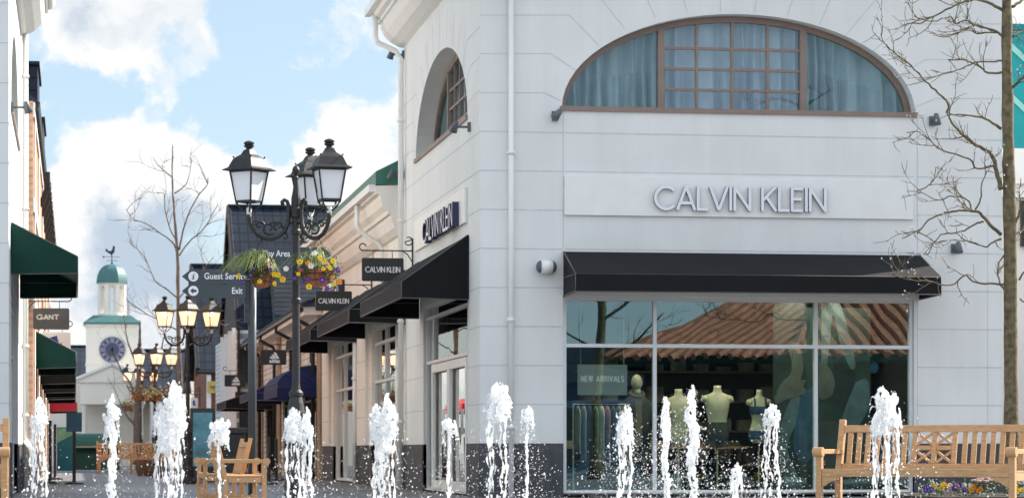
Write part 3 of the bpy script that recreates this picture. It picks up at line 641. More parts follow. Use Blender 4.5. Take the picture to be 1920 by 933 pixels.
# ------------------------------------------------------------------ tall blue-tiled roofs behind
def roofhouse(px0, px1, pyr, pye, Yf, dep, lab, wallm, over=.5, tie=True, eave_to=None):
    """house whose ridge runs across the view; front roof slope faces the camera"""
    X0, X1 = Xat(px0, Yf + dep / 2), Xat(px1, Yf + dep / 2); zr = zat(pyr, X0, Yf + dep / 2); ze = zat(pye, X0, Yf)
    b = thing('tiled_roof_house', (X0, Yf, 0), lab, 'building')
    m = MB(); m.box(X0 + over, X1 - over, Yf + .4, Yf + dep - .4, 0, ze)
    m.prism([(X0 + over, Yf + .4, ze - .02), (X0 + over, Yf + dep / 2, zr - .25), (X0 + over, Yf + dep - .4, ze - .02)], (X1 - X0 - 2 * over, 0, 0)); m.build('wall', wallm, b)
    m = MB(); m.prism([(X0, Yf, ze), (X0, Yf + dep / 2, zr), (X0, Yf + dep, ze), (X0, Yf + dep, ze - .16), (X0, Yf + dep / 2, zr - .2), (X0, Yf, ze - .16)], (X1 - X0, 0, 0)); m.build('roof', SLATE, b)
    m = MB()
    for s_ in (0, 1):
        y0 = Yf if s_ == 0 else Yf + dep
        m.bar((X0 - .03, y0, ze - .08), (X0 - .03, Yf + dep / 2, zr - .06), .06, .34)
    m.build('barge_board', DBROWN, b)
    m = MB(); m.tube([(X0 - .02, Yf + dep / 2, zr + .03), (X1, Yf + dep / 2, zr + .03)], .09, 8)
    m.tube([(X0 + .03, Yf - .0, ze + .03), (X0 + .03, Yf + dep / 2, zr + .02)], .06, 6); m.build('ridge_tiles', SLATE, b)
    m = MB(); m.tube([(X0, Yf - .05, ze - .1), (X1, Yf - .05, ze - .1)], .07, 8); m.build('gutter', CASTI, b)
    return b, X0, X1, ze, zr
b, X0, X1, ze, zr = roofhouse(428, 646, 389, 640, 92.5, 12, 'house with tall blue tiled roof behind the lamp post and fingerpost', DBROWN, over=.07)
m = MB(); m.box(X0 + 1.2, X0 + 2.9, 92.6, 95.8, ze - .1, ze + 2.1); m.build('dormer', GBOARD, b)
m = MB(); m.box(X0 + 1.1, X0 + 1.9, 92.3, 92.58, ze + .2, ze + .9); m.build('dormer_window', GLASSU, b)
b, X0, X1, ze, zr = roofhouse(358, 470, 499, 692, 108, 12, 'red brick house with long blue tiled roof left of the fingerpost', REDB, over=.35)
m = MB(); m.box(X0 + .36, X0 + .52, 108.0, 108.35, 0, ze - .2); m.build('door_post', TRIM, b)
roofhouse(262, 350, 658, 730, 122, 10, 'low house with slate roof behind the second lamp post', WHITE2)
roofhouse(60, 168, 650, 712, 140, 12, 'distant dark slate roofed building left of the clock tower', WHITE2)
# grey boarded and timber pieces fronting the street at the bend
B6 = thing('gabled_shop', (5.0, 92.1, 0), 'shop with white posts and narrow boarded front at the bend in the street', 'building')
m = MB(); m.box(5.2, 5.9, 92.1, 106, 0, 4.6); m.build('wall', BOARD, B6)
for z0_, z1_ in ((.2, 2.2), (2.9, 4.0)): m = MB(); m.box(5.28, 5.82, 92.0, 92.09, z0_, z1_); m.build('window', DARKIN, B6)
m = MB(); m.box(5.15, 5.95, 91.96, 92.09, 2.4, 2.6); m.box(5.22, 5.30, 91.95, 92.09, 2.6, 4.6); m.build('timber_trim', DBROWN, B6)
for y in (92.6, 95, 97.5, 100): m = MB(); m.box(5.08, 5.2, y, y + .18, 0, 4.7); m.build('white_post', TRIM, B6)
# ------------------------------------------------------------------ clock tower
TY = 130.0
Tc = Xat(210.5, TY); T = thing('clock_tower', (Tc, TY, 0), 'white clock tower with verdigris dome, rooster vane and pedimented portico', 'tower')
s_ = FPX / Dp(Tc, TY); tw = 97 / s_ / 2
Zt = lambda y: zat(y, Tc, TY)
m = MB(); m.box(Tc - tw, Tc + tw, TY, TY + 2 * tw, 0, Zt(608)); m.box(Tc - tw - .05, Tc + tw + .05, TY - .05, TY + 2 * tw + .05, Zt(612), Zt(607))
m.box(Tc - tw - .03, Tc + tw + .03, TY - .03, TY + 2 * tw + .03, Zt(683), Zt(680))
m.box(Tc - 3.2, Tc + 5.6, TY + .4, TY + 5, 0, Zt(712))
m.build('wall', M_('tower_render', (.84, .78, .69), .8, .03, 1), T)
m = MB(); a = tw + .12; c_ = TY + tw; b_ = tw * .72
m.rings([[Vector((Tc + sx * k, c_ + sy * k, z)) for sx, sy in ((-1, -1), (1, -1), (1, 1), (-1, 1))] for k, z in ((a, Zt(607)), (a, Zt(604)), (b_, Zt(590)))]); m.build('skirt_roof', COPPER, T)
# octagonal belfry with open arches
m = MB(); R8 = 24.5 / s_ / cos(pi / 8); z0, z1 = Zt(591), Zt(527)
m.lathe([(R8 + .06, z0), (R8 + .06, z0 + .14), (R8, z0 + .14), (0.01, z0 + .14)], (Tc, c_, 0), 8, pi / 8)
for k in range(8):
    t = pi / 8 + k * pi / 4; m.box(-.11, .11, -.09, .09, z0 + .1, z1, Matrix.Translation((Tc, c_, 0)) @ Matrix.Rotation(t, 4, 'Z') @ Matrix.Translation((R8 - .1, 0, 0)))
    t0, t1 = t, t + pi / 4; p0 = Vector((Tc + R8 * cos(t0), c_ + R8 * sin(t0), 0)); p1 = Vector((Tc + R8 * cos(t1), c_ + R8 * sin(t1), 0)); e = p1 - p0
    pts = [p0 + e * .12 + Vector((0, 0, z1))] + [p0 + e * (.5 - .28 * cos(pi * i / 8)) + Vector((0, 0, z1 - .38 + .22 * sin(pi * i / 8))) for i in range(9)] + [p0 + e * .88 + Vector((0, 0, z1))]
    for i in range(8):
        x, y = pts[i + 1], pts[i + 2]; m.face([x, y, Vector((y.x, y.y, z1)), Vector((x.x, x.y, z1))])
    m.face([pts[0], pts[1], Vector((pts[1].x, pts[1].y, z0)), Vector((pts[0].x, pts[0].y, z0))]); m.face([pts[-1], pts[-2], Vector((pts[-2].x, pts[-2].y, z0)), Vector((pts[-1].x, pts[-1].y, z0))])
m.lathe([(R8 + .05, z1 - .08), (R8 + .05, z1), (0.01, z1)], (Tc, c_, 0), 8, pi / 8)
m.build('belfry', bpy.data.materials['tower_render'], T)
m = MB(); dz0, dz1 = Zt(528), Zt(492); m.lathe([((R8 + .12) * cos(t) ** .8 if t < 1.5 else .03, dz0 + (dz1 - dz0) * sin(t)) for t in [pi / 2 * i / 10 for i in range(11)]], (Tc, c_, 0), 8, pi / 8); m.build('dome', COPPER, T)
m = MB(); vz = Zt(492); m.tube([(Tc, c_, vz - .05), (Tc, c_, vz + .52)], .02, 6); m.ball((Tc, c_, vz + .06), .06)
m.bar((Tc - .35, c_, vz + .34), (Tc + .35, c_, vz + .34), .02, .02); m.prism([(Tc - .35, c_, vz + .28), (Tc - .45, c_, vz + .34), (Tc - .35, c_, vz + .40)], (0, .02, 0)); m.bar((Tc, c_ - .3, vz + .18), (Tc, c_ + .3, vz + .18), .02, .02); m.bar((Tc - .25, c_, vz + .17), (Tc + .25, c_, vz + .17), .02, .02)
rp = [(-.30, .60), (-.27, .74), (-.20, .66), (-.12, .60), (-.02, .62), (.03, .74), (.05, .86), (.10, .84), (.16, .78), (.12, .76), (.13, .62), (.08, .50), (0, .46), (.02, .40), (-.04, .40), (-.05, .46), (-.14, .50), (-.22, .56)]
m.prism([(Tc + x, c_ - .015, vz + z) for x, z in rp], (0, .03, 0)); m.build('rooster_vane', CASTI, T)
# clock face
cz = Zt(655); cr = 24.5 / s_
DIAL = M_('dial_blue_grey', (.05, .06, .12), .5, .05); DIALW = M_('dial_pale', (.42, .42, .50), .5, .05)
my = Matrix.Rotation(pi / 2, 4, 'X')
def disc(mb, r0, r1, y, cx=Tc, z=cz, n=36, th=.01):
    for i in range(n):
        t0, t1 = 2 * pi * i / n, 2 * pi * (i + 1) / n
        mb.prism([(cx + r * cos(t), y, z + r * sin(t)) for r, t in ((r0, t0), (r1, t0), (r1, t1), (r0, t1))] if r0 > 0 else [(cx, y, z), (cx + r1 * cos(t0), y, z + r1 * sin(t0)), (cx + r1 * cos(t1), y, z + r1 * sin(t1))], (0, th, 0))
m = MB(); disc(m, 0, cr, TY - .05, th=.05); ck = m.build('clock', DIAL, T)
m = MB(); disc(m, cr * .94, cr * .97, TY - .056, th=.005); disc(m, cr * .55, cr * .58, TY - .056, th=.005)
for k in range(12):
    t = 2 * pi * k / 12; q = 3 if k % 3 == 0 else 2
    for u in range(q):
        d_ = (u - (q - 1) / 2) * .14; m.bar((Tc + cr * .62 * sin(t + d_), TY - .056, cz + cr * .62 * cos(t + d_)), (Tc + cr * .9 * sin(t + d_ * .8), TY - .056, cz + cr * .9 * cos(t + d_ * .8)), .005, .035, (0, 1, 0)) if False else m.prism([(Tc + r * sin(t + d_) + w_ * cos(t), TY - .057, cz + r * cos(t + d_) - w_ * sin(t)) for r, w_ in ((cr * .62, -.014), (cr * .9, -.014), (cr * .9, .014), (cr * .62, .014))], (0, .005, 0))
m.build('dial_marks', DIALW, ck)
m = MB()
for t, L, w_ in ((radians(167), cr * .5, .05), (radians(212), cr * .78, .035)):
    m.prism([(Tc - sin(t) * cr * .15 + cos(t) * w_, TY - .07, cz - cos(t) * cr * .15 - sin(t) * w_), (Tc - sin(t) * cr * .15 - cos(t) * w_, TY - .07, cz - cos(t) * cr * .15 + sin(t) * w_), (Tc + sin(t) * L, TY - .07, cz + cos(t) * L)], (0, .006, 0))
m.build('clock_hands', SIGNB, ck)
# portico
PY = TY - 2.2; zx = lambda x: Xat(x, PY); zz = lambda y: zat(y, 0.6, PY)
m = MB(); xl, xr, xm = zx(146), zx(277), zx(211)
m.box(xl + .1, xr - .1, PY, TY, zz(757), zz(715)); m.prism([(xl - .1, PY - .1, zz(716)), (xr + .1, PY - .1, zz(716)), (xr + .1, PY - .1, zz(711)), (xm, PY - .1, zz(683)), (xl - .1, PY - .1, zz(711))], (0, 2.3, 0)); m.build('pediment', bpy.data.materials['tower_render'], T)
m = MB(); m.prism([(xl + .5, PY - .06, zz(713)), (xr - .5, PY - .06, zz(713)), (xm, PY - .06, zz(690))], (0, .02, 0)) ; 
for s1, s2 in (((xl - .12, zz(710)), (xm, zz(681))), ((xr + .12, zz(710)), (xm, zz(681)))): m.bar((s1[0], PY - .15, s1[1]), (s2[0], PY - .15, s2[1]), .12, .12)
m.build('pediment_moulding', TRIM, T)
for x in (158, 264):
    m = MB(); m.lathe([(.17, 0), (.17, .12), (.14, .15), (.115, zz(757) - .2), (.17, zz(757) - .12), (.17, zz(757))], (zx(x), PY + .25, 0), 14); m.build('column', bpy.data.materials['tower_render'], T, smooth=True)
m = MB(); ax0, ax1 = zx(181), zx(242)
m.prism([(ax0, TY + .32, 0), (ax1, TY + .32, 0)] + [((ax0 + ax1) / 2 + (ax1 - ax0) / 2 * cos(pi * i / 12), TY + .32, 1.9 + .75 * sin(pi * i / 12)) for i in range(13)], (0, .06, 0)); m.build('archway', DARKIN, T)
m = MB(); m.box(Tc + 1.9, Tc + 3.0, TY + .3, TY + .36, .1, 2.0); m.build('timber_door', M_('ochre_door', (.45, .22, .04), .6), T)
m = MB(); m.box(Tc + 3.1, Tc + 3.8, TY + .3, TY + .36, .1, 2.0); m.build('green_door', M_('green_door', (.01, .32, .12), .6), T)
# ------------------------------------------------------------------ building past the right edge
B7 = thing('shop_building', (XR, 43, 0), 'pale building with teal lattice hoarding and dark window behind the tree', 'building')
m = MB(); m.box(XR + .03, XR + 9, 43.2, 52, 0, zat(278, 14, 43)); m.build('wall', WHITE2, B7)
m = MB(); z_ = zat(285, 14, 43); m.box(XR + .03, XR + 9, 42.9, 43.2, z_ - .5, z_ + .06); m.box(XR + .03, XR + 9, 42.98, 43.2, z_ - .7, z_ - .5); m.build('cornice', TRIM, B7)
tz0, tz1 = zat(300, 14, 46), zat(42, 14, 46)
m = MB(); m.box(XR - .5, XR + 8, 46, 46.1, tz0, tz1 - .12); m.build('hoarding', TEAL, B7)
m = MB(); m.box(XR - .55, XR + 8, 45.9, 46.12, tz1 - .1, tz1); m.build('hoarding_rail', M_('teal_rail', (.0, .17, .2), .5), B7)
m = MB()
for k in range(7):
    x = XR - 1.2 + k * .95; m.bar((x, 45.98, tz1 - .2), (x + 1.9, 45.98, tz1 - 1.9), .02, .09, (0, 0, 1)); 
m.build('lattice_strip', TEALW, B7)
wx = Xat(1912, 43.2); m = MB(); m.box(wx, wx + .9, 43.12, 43.19, zat(461, 14, 43.2), zat(376, 14, 43.2)); m.build('window', SIGNB, B7)
# ================================================================== REFLECTED SIDE OF THE SQUARE (behind / right of the camera)
TILE = M_('terracotta_tiles', (.46, .17, .10), .75, .3, 5, .5, 30)
K = thing('cafe_pavilion', (20.4, 7, 0), 'dark timber cafe pavilion with ribbed terracotta tile roof, seen reflected in the shop window', 'pavilion')
m = MB(); KR = 6.6; kn = 6; kr0 = radians(90 + 24)
kc = Vector((20.8, 6.0, 0)); ez, pz = 3.15, 5.9
m.lathe([(KR * .84, 0), (KR * .84, ez + .2), (.05, ez + .2)], kc, kn, kr0); m.build('wall', DBROWN, K)
m = MB(); cor = [kc + Vector((KR * cos(kr0 + 2 * pi * i / kn), KR * sin(kr0 + 2 * pi * i / kn), ez)) for i in range(kn)]; ap = kc + Vector((0, 0, pz))
for i in range(kn): m.face([cor[i], cor[(i + 1) % kn], ap])
m.face(cor); m.build('roof', TILE, K)
m = MB()
for i in range(kn):
    a, b_ = cor[i], cor[(i + 1) % kn]; e = (b_ - a); L = e.length; e.normalize(); up = (ap - (a + b_) / 2); UL = up.length; up.normalize()
    nr = int(L / .40)
    for q in range(1, nr):
        x = L * q / nr; k = 1 - abs(x - L / 2) / (L / 2); p = a + e * x; m.tube([p - up * .1 + Vector((0, 0, .02)), p + up * UL * k * .97 + Vector((0, 0, 0.03))], .095, 6)
    m.tube([a, ap], .11, 8)
m.build('roof_ribs', TILE, K)
m = MB()
for i in range(kn): m.bar(cor[i] - Vector((0, 0, .1)), cor[(i + 1) % kn] - Vector((0, 0, .1)), .12, .2)
m.build('fascia', GREENF, K)
def farhouse(x0, x1, y0, y1, h_, rh, wm, rm, lab):
    b = thing('street_house', ((x0 + x1) / 2, y0, 0), lab, 'building')
    m = MB(); m.box(x0, x1, y0, y1, 0, h_); m.build('wall', wm, b)
    m = MB(); ym = (y0 + y1) / 2; m.prism([(x0 - .3, y0 - .3, h_), (x0 - .3, y1 + .3, h_), (x0 - .3, ym, h_ + rh)], (x1 - x0 + .6, 0, 0)); m.build('roof', rm, b)
    m = MB()
    n = int((x1 - x0) / 3)
    for k in range(n):
        x = x0 + (k + .5) * (x1 - x0) / n
        m.box(x - .8, x + .8, y1 - .02, y1 + .05, .3, 2.4)
    m.build('window', DARKIN, b)
farhouse(-2, 12, -30, -20, 3.0, 1.2, WHITE2, SLATE, 'white house with slate roof across the square behind the viewer')
farhouse(13, 30, -34, -24, 3.2, 1.6, M_('mid_blue_render', (.06, .12, .20), .8), SLATE, 'blue house across the square behind the viewer')
farhouse(32, 60, -20, 0, 6, 2.0, DBROWN, TILE, 'brown timber hall with red roof at the right of the square')
farhouse(-40, -5, -30, -18, 3.4, 1.4, PINKB, SLATE, 'orange brick terrace across the square behind the viewer')
# ================================================================== SIGNS
SB = thing('wall_sign', PF(A0, zat(405, 9, FY)), 'long white fascia sign with pale lavender capital letters above the front awning', 'shop sign')
m = MB(); sz0, sz1 = zat(407, 9.5, FY), zat(333.5, 9.5, FY); sx0, sx1 = Xat(1057.5, FY), Xat(1711, FY)
pbox(m, PF, sx0, sx1, sz0, sz1, -.045, -.004); m.build('panel', TRIM, SB, bevel=.004)
m = MB(); lx0, lx1 = Xat(1227, FY - .1), Xat(1550, FY - .1); lz0 = zat(394, 9, FY - .1); lh = zat(349, 9, FY - .1) - lz0
strokes(m, 'CALVIN KLEIN', lx1 - lx0, lh, .043, lambda u, v, d: PF(lx0 + u, lz0 + v, -d), .06, .105, gap=.03); m.build('lettering', [LETL, LETN], SB)
SB = thing('wall_sign', PS(47, zat(470, SX, 47)), 'white fascia sign with navy sided capital letters above the side awning', 'shop sign')
m = MB(); sa0, sa1 = Yat(877, SX) + .05, Yat(781.5, SX); zz0, zz1 = zat(417, SX, sa0), zat(351, SX, sa0)
pbox(m, PS, sa0, sa1, zz0 + .0, zz1, -.045, -.004); m.build('panel', TRIM, SB, bevel=.004)
m = MB(); la0, la1 = Yat(854, SX - .1), Yat(797, SX - .1); lz = zat(424, SX, la0)
strokes(m, 'CALVIN KLEIN', la1 - la0, zat(378, SX, la0) - lz, .045, lambda u, v, d: PS(la1 - u, lz + v, -d), .05, .15, gap=.03); m.build('lettering', [LETW, LETN], SB)
SB = thing('wall_sign', PS(63, 4.4), 'navy capital letters on the cream range behind the flower basket', 'shop sign')
m = MB(); strokes(m, 'CALVIN KLEIN', 4.2, .40, .05, lambda u, v, d: PS(66.2 - u, 4.05 + v, -d), .005, .14, gap=.03); m.build('lettering', [LETW, LETN], SB)
# lettering inside the entrance glass
m = MB(); y0_, y1_ = Yat(822, SX + .3), Yat(868, SX + .3); z_ = 2.33
strokes(m, 'CALVIN KLEIN', y0_ - y1_, .28, .036, lambda u, v, d: PS(y0_ - u, z_ + v, -d + .3), 0, .02, gap=.03)
tag(m.build('transom_sign', M_('pale_beige_letters', (.7, .62, .45), .5), loc=PS(y1_, z_, .3)), 'pale beige letters hanging behind the glass over the side doors', 'shop sign')
def scroll(cx, cz_, r, t0, t1, y, n=14, r2=.35, X=None):
    return [Vector((cx + (r + (r2 * r - r) * i / n) * cos(t0 + (t1 - t0) * i / n), y, cz_ + (r + (r2 * r - r) * i / n) * sin(t0 + (t1 - t0) * i / n))) for i in range(n + 1)]
def blade(px0, px1, py0, py1, Y, wallX, lab, fill, board=SIGNB, rr=.03, brack=True, wd=.05, group=None):
    X0, X1 = Xat(px0, Y), Xat(px1, Y); z0, z1 = zat(py1, X0, Y), zat(py0, X0, Y)
    t = thing('hanging_sign', ((X0 + X1) / 2, Y, z0), lab, 'hanging sign', group)
    m = MB(); q = []
    for cx, cz_, a0 in ((X1 - rr, z1 - rr, 0), (X0 + rr, z1 - rr, 90), (X0 + rr, z0 + rr, 180), (X1 - rr, z0 + rr, 270)):
        for k in range(4): a = radians(a0 + 30 * k); q.append((cx + rr * cos(a), Y, cz_ + rr * sin(a)))
    m.prism(q, (0, wd, 0)); m.build('board', board, t, bevel=.004)
    if brack:
        m = MB(); zb = z1 + .13; s = 1 if wallX > X1 else -1; xe = X0 - .0 if s > 0 else X1; yb = Y + wd / 2
        m.tube([(xe, yb, zb), (wallX - s * .02, yb, zb)], .013, 6); m.tube([(wallX - s * .03, yb, zb + .22), (wallX - s * .03, yb, zb - .45)], .016, 6)
        m.tube([Vector((xe + .0, yb, zb))] + [Vector((xe + s * .02 - s * .06 * sin(t_), yb, zb + .06 - .06 * cos(t_))) for t_ in [k * .45 for k in range(11)]], .012, 6)
        m.tube([Vector((wallX - s * .03, yb, zb + .2))] + [Vector((wallX - s * .10 - s * .07 * cos(t_), yb, zb + .17 + .07 * sin(t_))) for t_ in [2.9 - k * .45 + pi for k in range(12)]], .012, 6)
        m.tube([(wallX - s * .03, yb, zb - .2), (wallX - s * .12, yb, zb - .06), (wallX - s * .22, yb, zb)], .011, 6)
        for f_ in (.27, .73): m.tube([(X0 + (X1 - X0) * f_, yb, zb), (X0 + (X1 - X0) * f_, yb, z1)], .007, 6)
        m.build('bracket', CASTI, t, smooth=True)
    fill(t, X0, X1, z0, z1, Y)
    return t
def f_ck(t, X0, X1, z0, z1, Y):
    m = MB(); W_ = (X1 - X0) * .83; H = W_ * .16; strokes(m, 'CALVIN KLEIN', W_, H, W_ * .022, lambda u, v, d: Vector(((X0 + X1) / 2 - W_ / 2 + u, Y - d, (z0 + z1) / 2 - H / 2 + v)), .001, .006, gap=.03); m.build('lettering', [LETW, LETW], t)
def f_ad(t, X0, X1, z0, z1, Y):
    W_ = (X1 - X0); H = z1 - z0; cx = (X0 + X1) / 2 + W_ * .05; m = MB(); b = z0 + H * .40
    for k, (x, h_) in enumerate(((-.15, .14), (-.04, .28), (.08, .42))):
        w_ = W_ * .10; sl = .55
        p = [(x * W_ + cx, 0), (x * W_ + cx + w_, 0), (x * W_ + cx + w_ - h_ * H * sl + w_ * .0, h_ * H), (x * W_ + cx - h_ * H * sl, h_ * H)]
        p = [(cx + x * W_, b), (cx + x * W_ + w_, b), (cx + x * W_ + w_ - h_ * H * sl, b + h_ * H), (cx + x * W_ + w_ * .0 - h_ * H * sl * 1.0 + w_ * -.0, b + h_ * H * (1 - .35 * 0))]
        m.prism([(u, Y - .006, v) for u, v in p], (0, .005, 0))
    m.build('emblem', LETW, t)
    m = textmesh('adidas', H * .34, lambda u, v, d: Vector((cx - W_ * .2 + u, Y - .006 - d, z0 + H * .14 + v)), .002, .006, W_ * .40); m.build('lettering', LETW, t)
def f_gant(t, X0, X1, z0, z1, Y):
    m = MB(); W_ = (X1 - X0) * .62; H = (z1 - z0) * .22; strokes(m, 'GANT', W_, H, .022, lambda u, v, d: Vector((X0 + (X1 - X0) * .10 + u, Y - d, z0 + (z1 - z0) * .47 + v)), .001, .006, gap=.12, wide=1.25); m.build('lettering', [M_('bronze_letters', (.55, .50, .42), .4), LETW], t)
def f_flag(t, X0, X1, z0, z1, Y):
    W_, H = X1 - X0, z1 - z0; m = MB(); p = [(.30, .42), (.62, .36), (.55, .82), (.26, .66)]
    m.prism([(X0 + W_ * u, Y - .006, z0 + H * v) for u, v in p], (0, .005, 0)); m.build('blue_panel', M_('sign_blue', (.02, .05, .25), .5), t)
    m = MB(); m.prism([(X0 + W_ * u, Y - .005, z0 + H * v) for u, v in ((.28, .26), (.72, .24), (.72, .40), (.28, .42))], (0, .004, 0)); m.build('red_panel', M_('sign_red', (.6, .04, .05), .5), t)
def f_none(t, *a): pass
blade(678.5, 757, 483, 526.5, 49.1, SX, 'black hanging sign with white capitals on scrolled iron bracket, larger of the pair', f_ck)
blade(591.5, 660, 545, 582, 56.0, SX, 'black hanging sign with white capitals beside the right flower basket', f_ck)
blade(488, 537, 655, 683, 70.2, SX - .05, 'black hanging sign with three white stripes, nearer one by the navy canopy', f_ad)
blade(421, 460, 702, 724, 88.5, SX - .05, 'black hanging sign with three white stripes, farther one left of the plain post', f_ad)
blade(62, 130, 577, 617, 54.15, LX, 'dark bronze hanging sign with wide letters above the second green awning', f_gant, board=M_('bronze_board', (.06, .05, .045), .35, .3, 2))
blade(75, 132.5, 622, 656, 64.8, -.78, 'white hanging sign with blue and red patch below the bronze one', f_flag, board=TRIM)
def f_yel(t, X0, X1, z0, z1, Y):
    W_, H = X1 - X0, z1 - z0; m = MB()
    pts = [(X0 + W_ * (.15 + .7 * i / 40), Y - .004, z0 + H * (.5 + .16 * sin(i * 1.1) * (1 if i % 9 < 6 else .4))) for i in range(41)]; m.tube(pts, .012, 4); m.tube([(X0 + W_ * .3, Y - .004, z0 + H * .25), (X0 + W_ * .7, Y - .004, z0 + H * .25)], .009, 4)
    m.build('script_lettering', M_('brown_script', (.12, .08, .02), .6), t)
X_ = Xat(389, 107.9); blade(389, 423, 714, 736, 107.8, X_, 'yellow shop sign with small brown script on the red brick wall', f_yel, board=M_('yellow_board', (.50, .38, .12), .6, .1), brack=False)
blade(425, 440, 735, 748, 107.8, X_, 'small plain ochre sign right of the yellow sign on red brick', f_none, board=M_('ochre_board', (.36, .27, .08), .6, .1), brack=False)
blade(358, 371, 745, 765, 100, Xat(371, 100) + .1, 'small white hanging sign with blue and red patch right of the second lamp post', f_flag, board=TRIM)
# ------------------------------------------------------------------ fingerpost
FPY = 33.5; fx = Xat(473, FPY); fs = FPX / Dp(fx, FPY)
t = thing('fingerpost', (fx, FPY, 0), 'dark grey fingerpost with white lettered direction arms between lamp and benches', 'direction sign')
m = MB(); zt = zat(470, fx, FPY); m.tube([(fx, FPY, 0), (fx, FPY, zt)], 8.0 / fs, 14); m.ball((fx, FPY, zt), 8.4 / fs, 2, (1, 1, .5)); m.lathe([(.11, 0), (.11, .02), (.06, .03)], (fx, FPY, 0), 16); m.build('post', POSTM, t, smooth=True)
def arm(px0, px1, py0, py1, left, items, yo):
    Y = FPY + yo; x0, x1 = Xat(px0, Y), Xat(px1, Y); z0, z1 = zat(py1, fx, Y), zat(py0, fx, Y); h_ = z1 - z0; zm = (z0 + z1) / 2; tip = h_ * .62
    poly = [(x0, zm), (x0 + tip, z1), (x1, z1), (x1, z0), (x0 + tip, z0)] if left else [(x0, z0), (x1 - tip, z0), (x1, zm), (x1 - tip, z1), (x0, z1)]
    m = MB(); m.prism([(x, Y, z) for x, z in poly], (0, .022, 0)); a = m.build('arm', SIGNG, t, bevel=.002)
    for txt, px, H, wpx in items:
        x = Xat(px, Y)
        if txt in 'i<':
            m = MB(); r = h_ * .36; m.prism([(x + r * cos(2 * pi * k / 24), Y - .005, zm + r * sin(2 * pi * k / 24)) for k in range(24)], (0, .004, 0)); d_ = m.build('symbol_disc', LETW, a)
            m = MB(); q = r * .62
            if txt == 'i': m.prism([(x + u * q, Y - .008, zm + v * q) for u, v in ((-.55, -.9), (.35, -.9), (.35, -.7), (.12, -.7), (.32, .35), (-.35, .35), (-.35, .15), (-.12, .15), (-.28, -.7), (-.55, -.7))], (0, .002, 0)); m.prism([(x + .2 * q + .2 * q * cos(k), Y - .008, zm + .78 * q + .2 * q * sin(k)) for k in [2 * pi * j_ / 8 for j_ in range(8)]], (0, .002, 0))
            else: m.prism([(x + u * q, Y - .008, zm + v * q) for u, v in ((-1, 0), (0, .95), (0, .4), (1, .4), (1, -.4), (0, -.4), (0, -.95))], (0, .002, 0))
            m.build('symbol', SIGNG, d_)
        else:
            wdt = wpx / FPX * Dp(x, Y); textmesh(txt, H, lambda u, v, d: Vector((x + u, Y - .004 - d, zm - H * .27 + v)), .002, H * .012, wdt).build('lettering', LETW, a)
arm(341, 461, 506, 532, True, [('i', 362.5, 0, 0), ('Guest Services', 383, .105, 86)], -.085)
arm(341, 461, 532.8, 559, True, [('<', 362.5, 0, 0), ('Exit', 435, .105, 19.5)], -.085)
arm(470, 623, 462, 489, False, [('Play Area', 493, .105, 51)], .085)
m = MB(); m.box(fx - .16, fx - .03, FPY - .07, FPY + .07, zat(605, fx, FPY), zat(559, fx, FPY)) if False else m.box(fx - 15 / fs, fx - 6 / fs, FPY - .03, FPY + .03, zat(605, fx, FPY), zat(508, fx, FPY))
for k in range(6): m.ball((fx - 11 / fs, FPY - .034, zat(598 - 16 * k, fx, FPY)), .009)
m.build('clamp_plate', POSTM, t)
# ================================================================== LAMPS
def lantern(par, c, rz, opal, lit):
    """square tapering lantern, bottom ring at local z = 0"""
    R = Matrix.Translation(c) @ Matrix.Rotation(rz, 4, 'Z')
    sq = lambda h, z: [R @ Vector((sx * h, sy * h, z)) for sx, sy in ((-1, -1), (1, -1), (1, 1), (-1, 1))]
    b, tp, z0, z1 = .092, .142, .10, .43
    m = MB()
    for (h, a, q) in ((b, z0 - .012, z0 + .012), (tp, z1 - .02, z1 + .01)):
        m.rings([sq(h - .02, a), sq(h + .004, a), sq(h + .004, q), sq(h - .02, q)], cap=False)
    for sx, sy in ((-1, -1), (1, -1), (1, 1), (-1, 1)):
        m.tube([R @ Vector((sx * b, sy * b, z0 - .03)), R @ Vector((sx * tp, sy * tp, z1))], .010, 6)
        m.tube([R @ Vector((sx * b, sy * b, z0)), R @ Vector((sx * b * .86, sy * b * .86, z0 - .045)), R @ Vector((sx * .035, sy * .035, .0)), R @ Vector((sx * .02, sy * .02, -.01))], .009, 6)
        m.ball(R @ Vector((sx * .115, sy * .115, z1 + .145)), .012)
    fr = m.build('lantern_frame', CASTI, par)
    m = MB(); m.rings([sq(.198, z1 + .0), sq(.200, z1 + .008), sq(.155, z1 + .035), sq(.118, z1 + .125), sq(.105, z1 + .14), sq(.06, z1 + .175), sq(.042, z1 + .215), sq(.036, z1 + .225)])
    m.lathe([(.036, .225), (.030, .245), (.050, .255), (.055, .27), (.040, .275), (.052, .285), (.056, .30), (.035, .315), (.0, .325)], R @ Vector((0, 0, z1)), 14); m.build('lantern_roof', CASTI, fr)
    m = MB(); m.rings([sq(b - .006, z0 + .004), sq(tp - .006, z1 - .004)], cap=False); m.face(sq(b - .006, z0 + .004)); m.build('lantern_glass', opal, fr)
    if lit: m = MB(); m.ball(R @ Vector((0, 0, z1 - .06)), .085, 2, (1, 1, .55)); m.build('bulb', BULB, fr)
    m = MB(); m.lathe([(.022, -.02), (.028, .0), (.028, .05), (.015, .06)], R @ Vector((0, 0, -.02)), 10); m.build('lamp_holder', TRIM, fr, smooth=True)
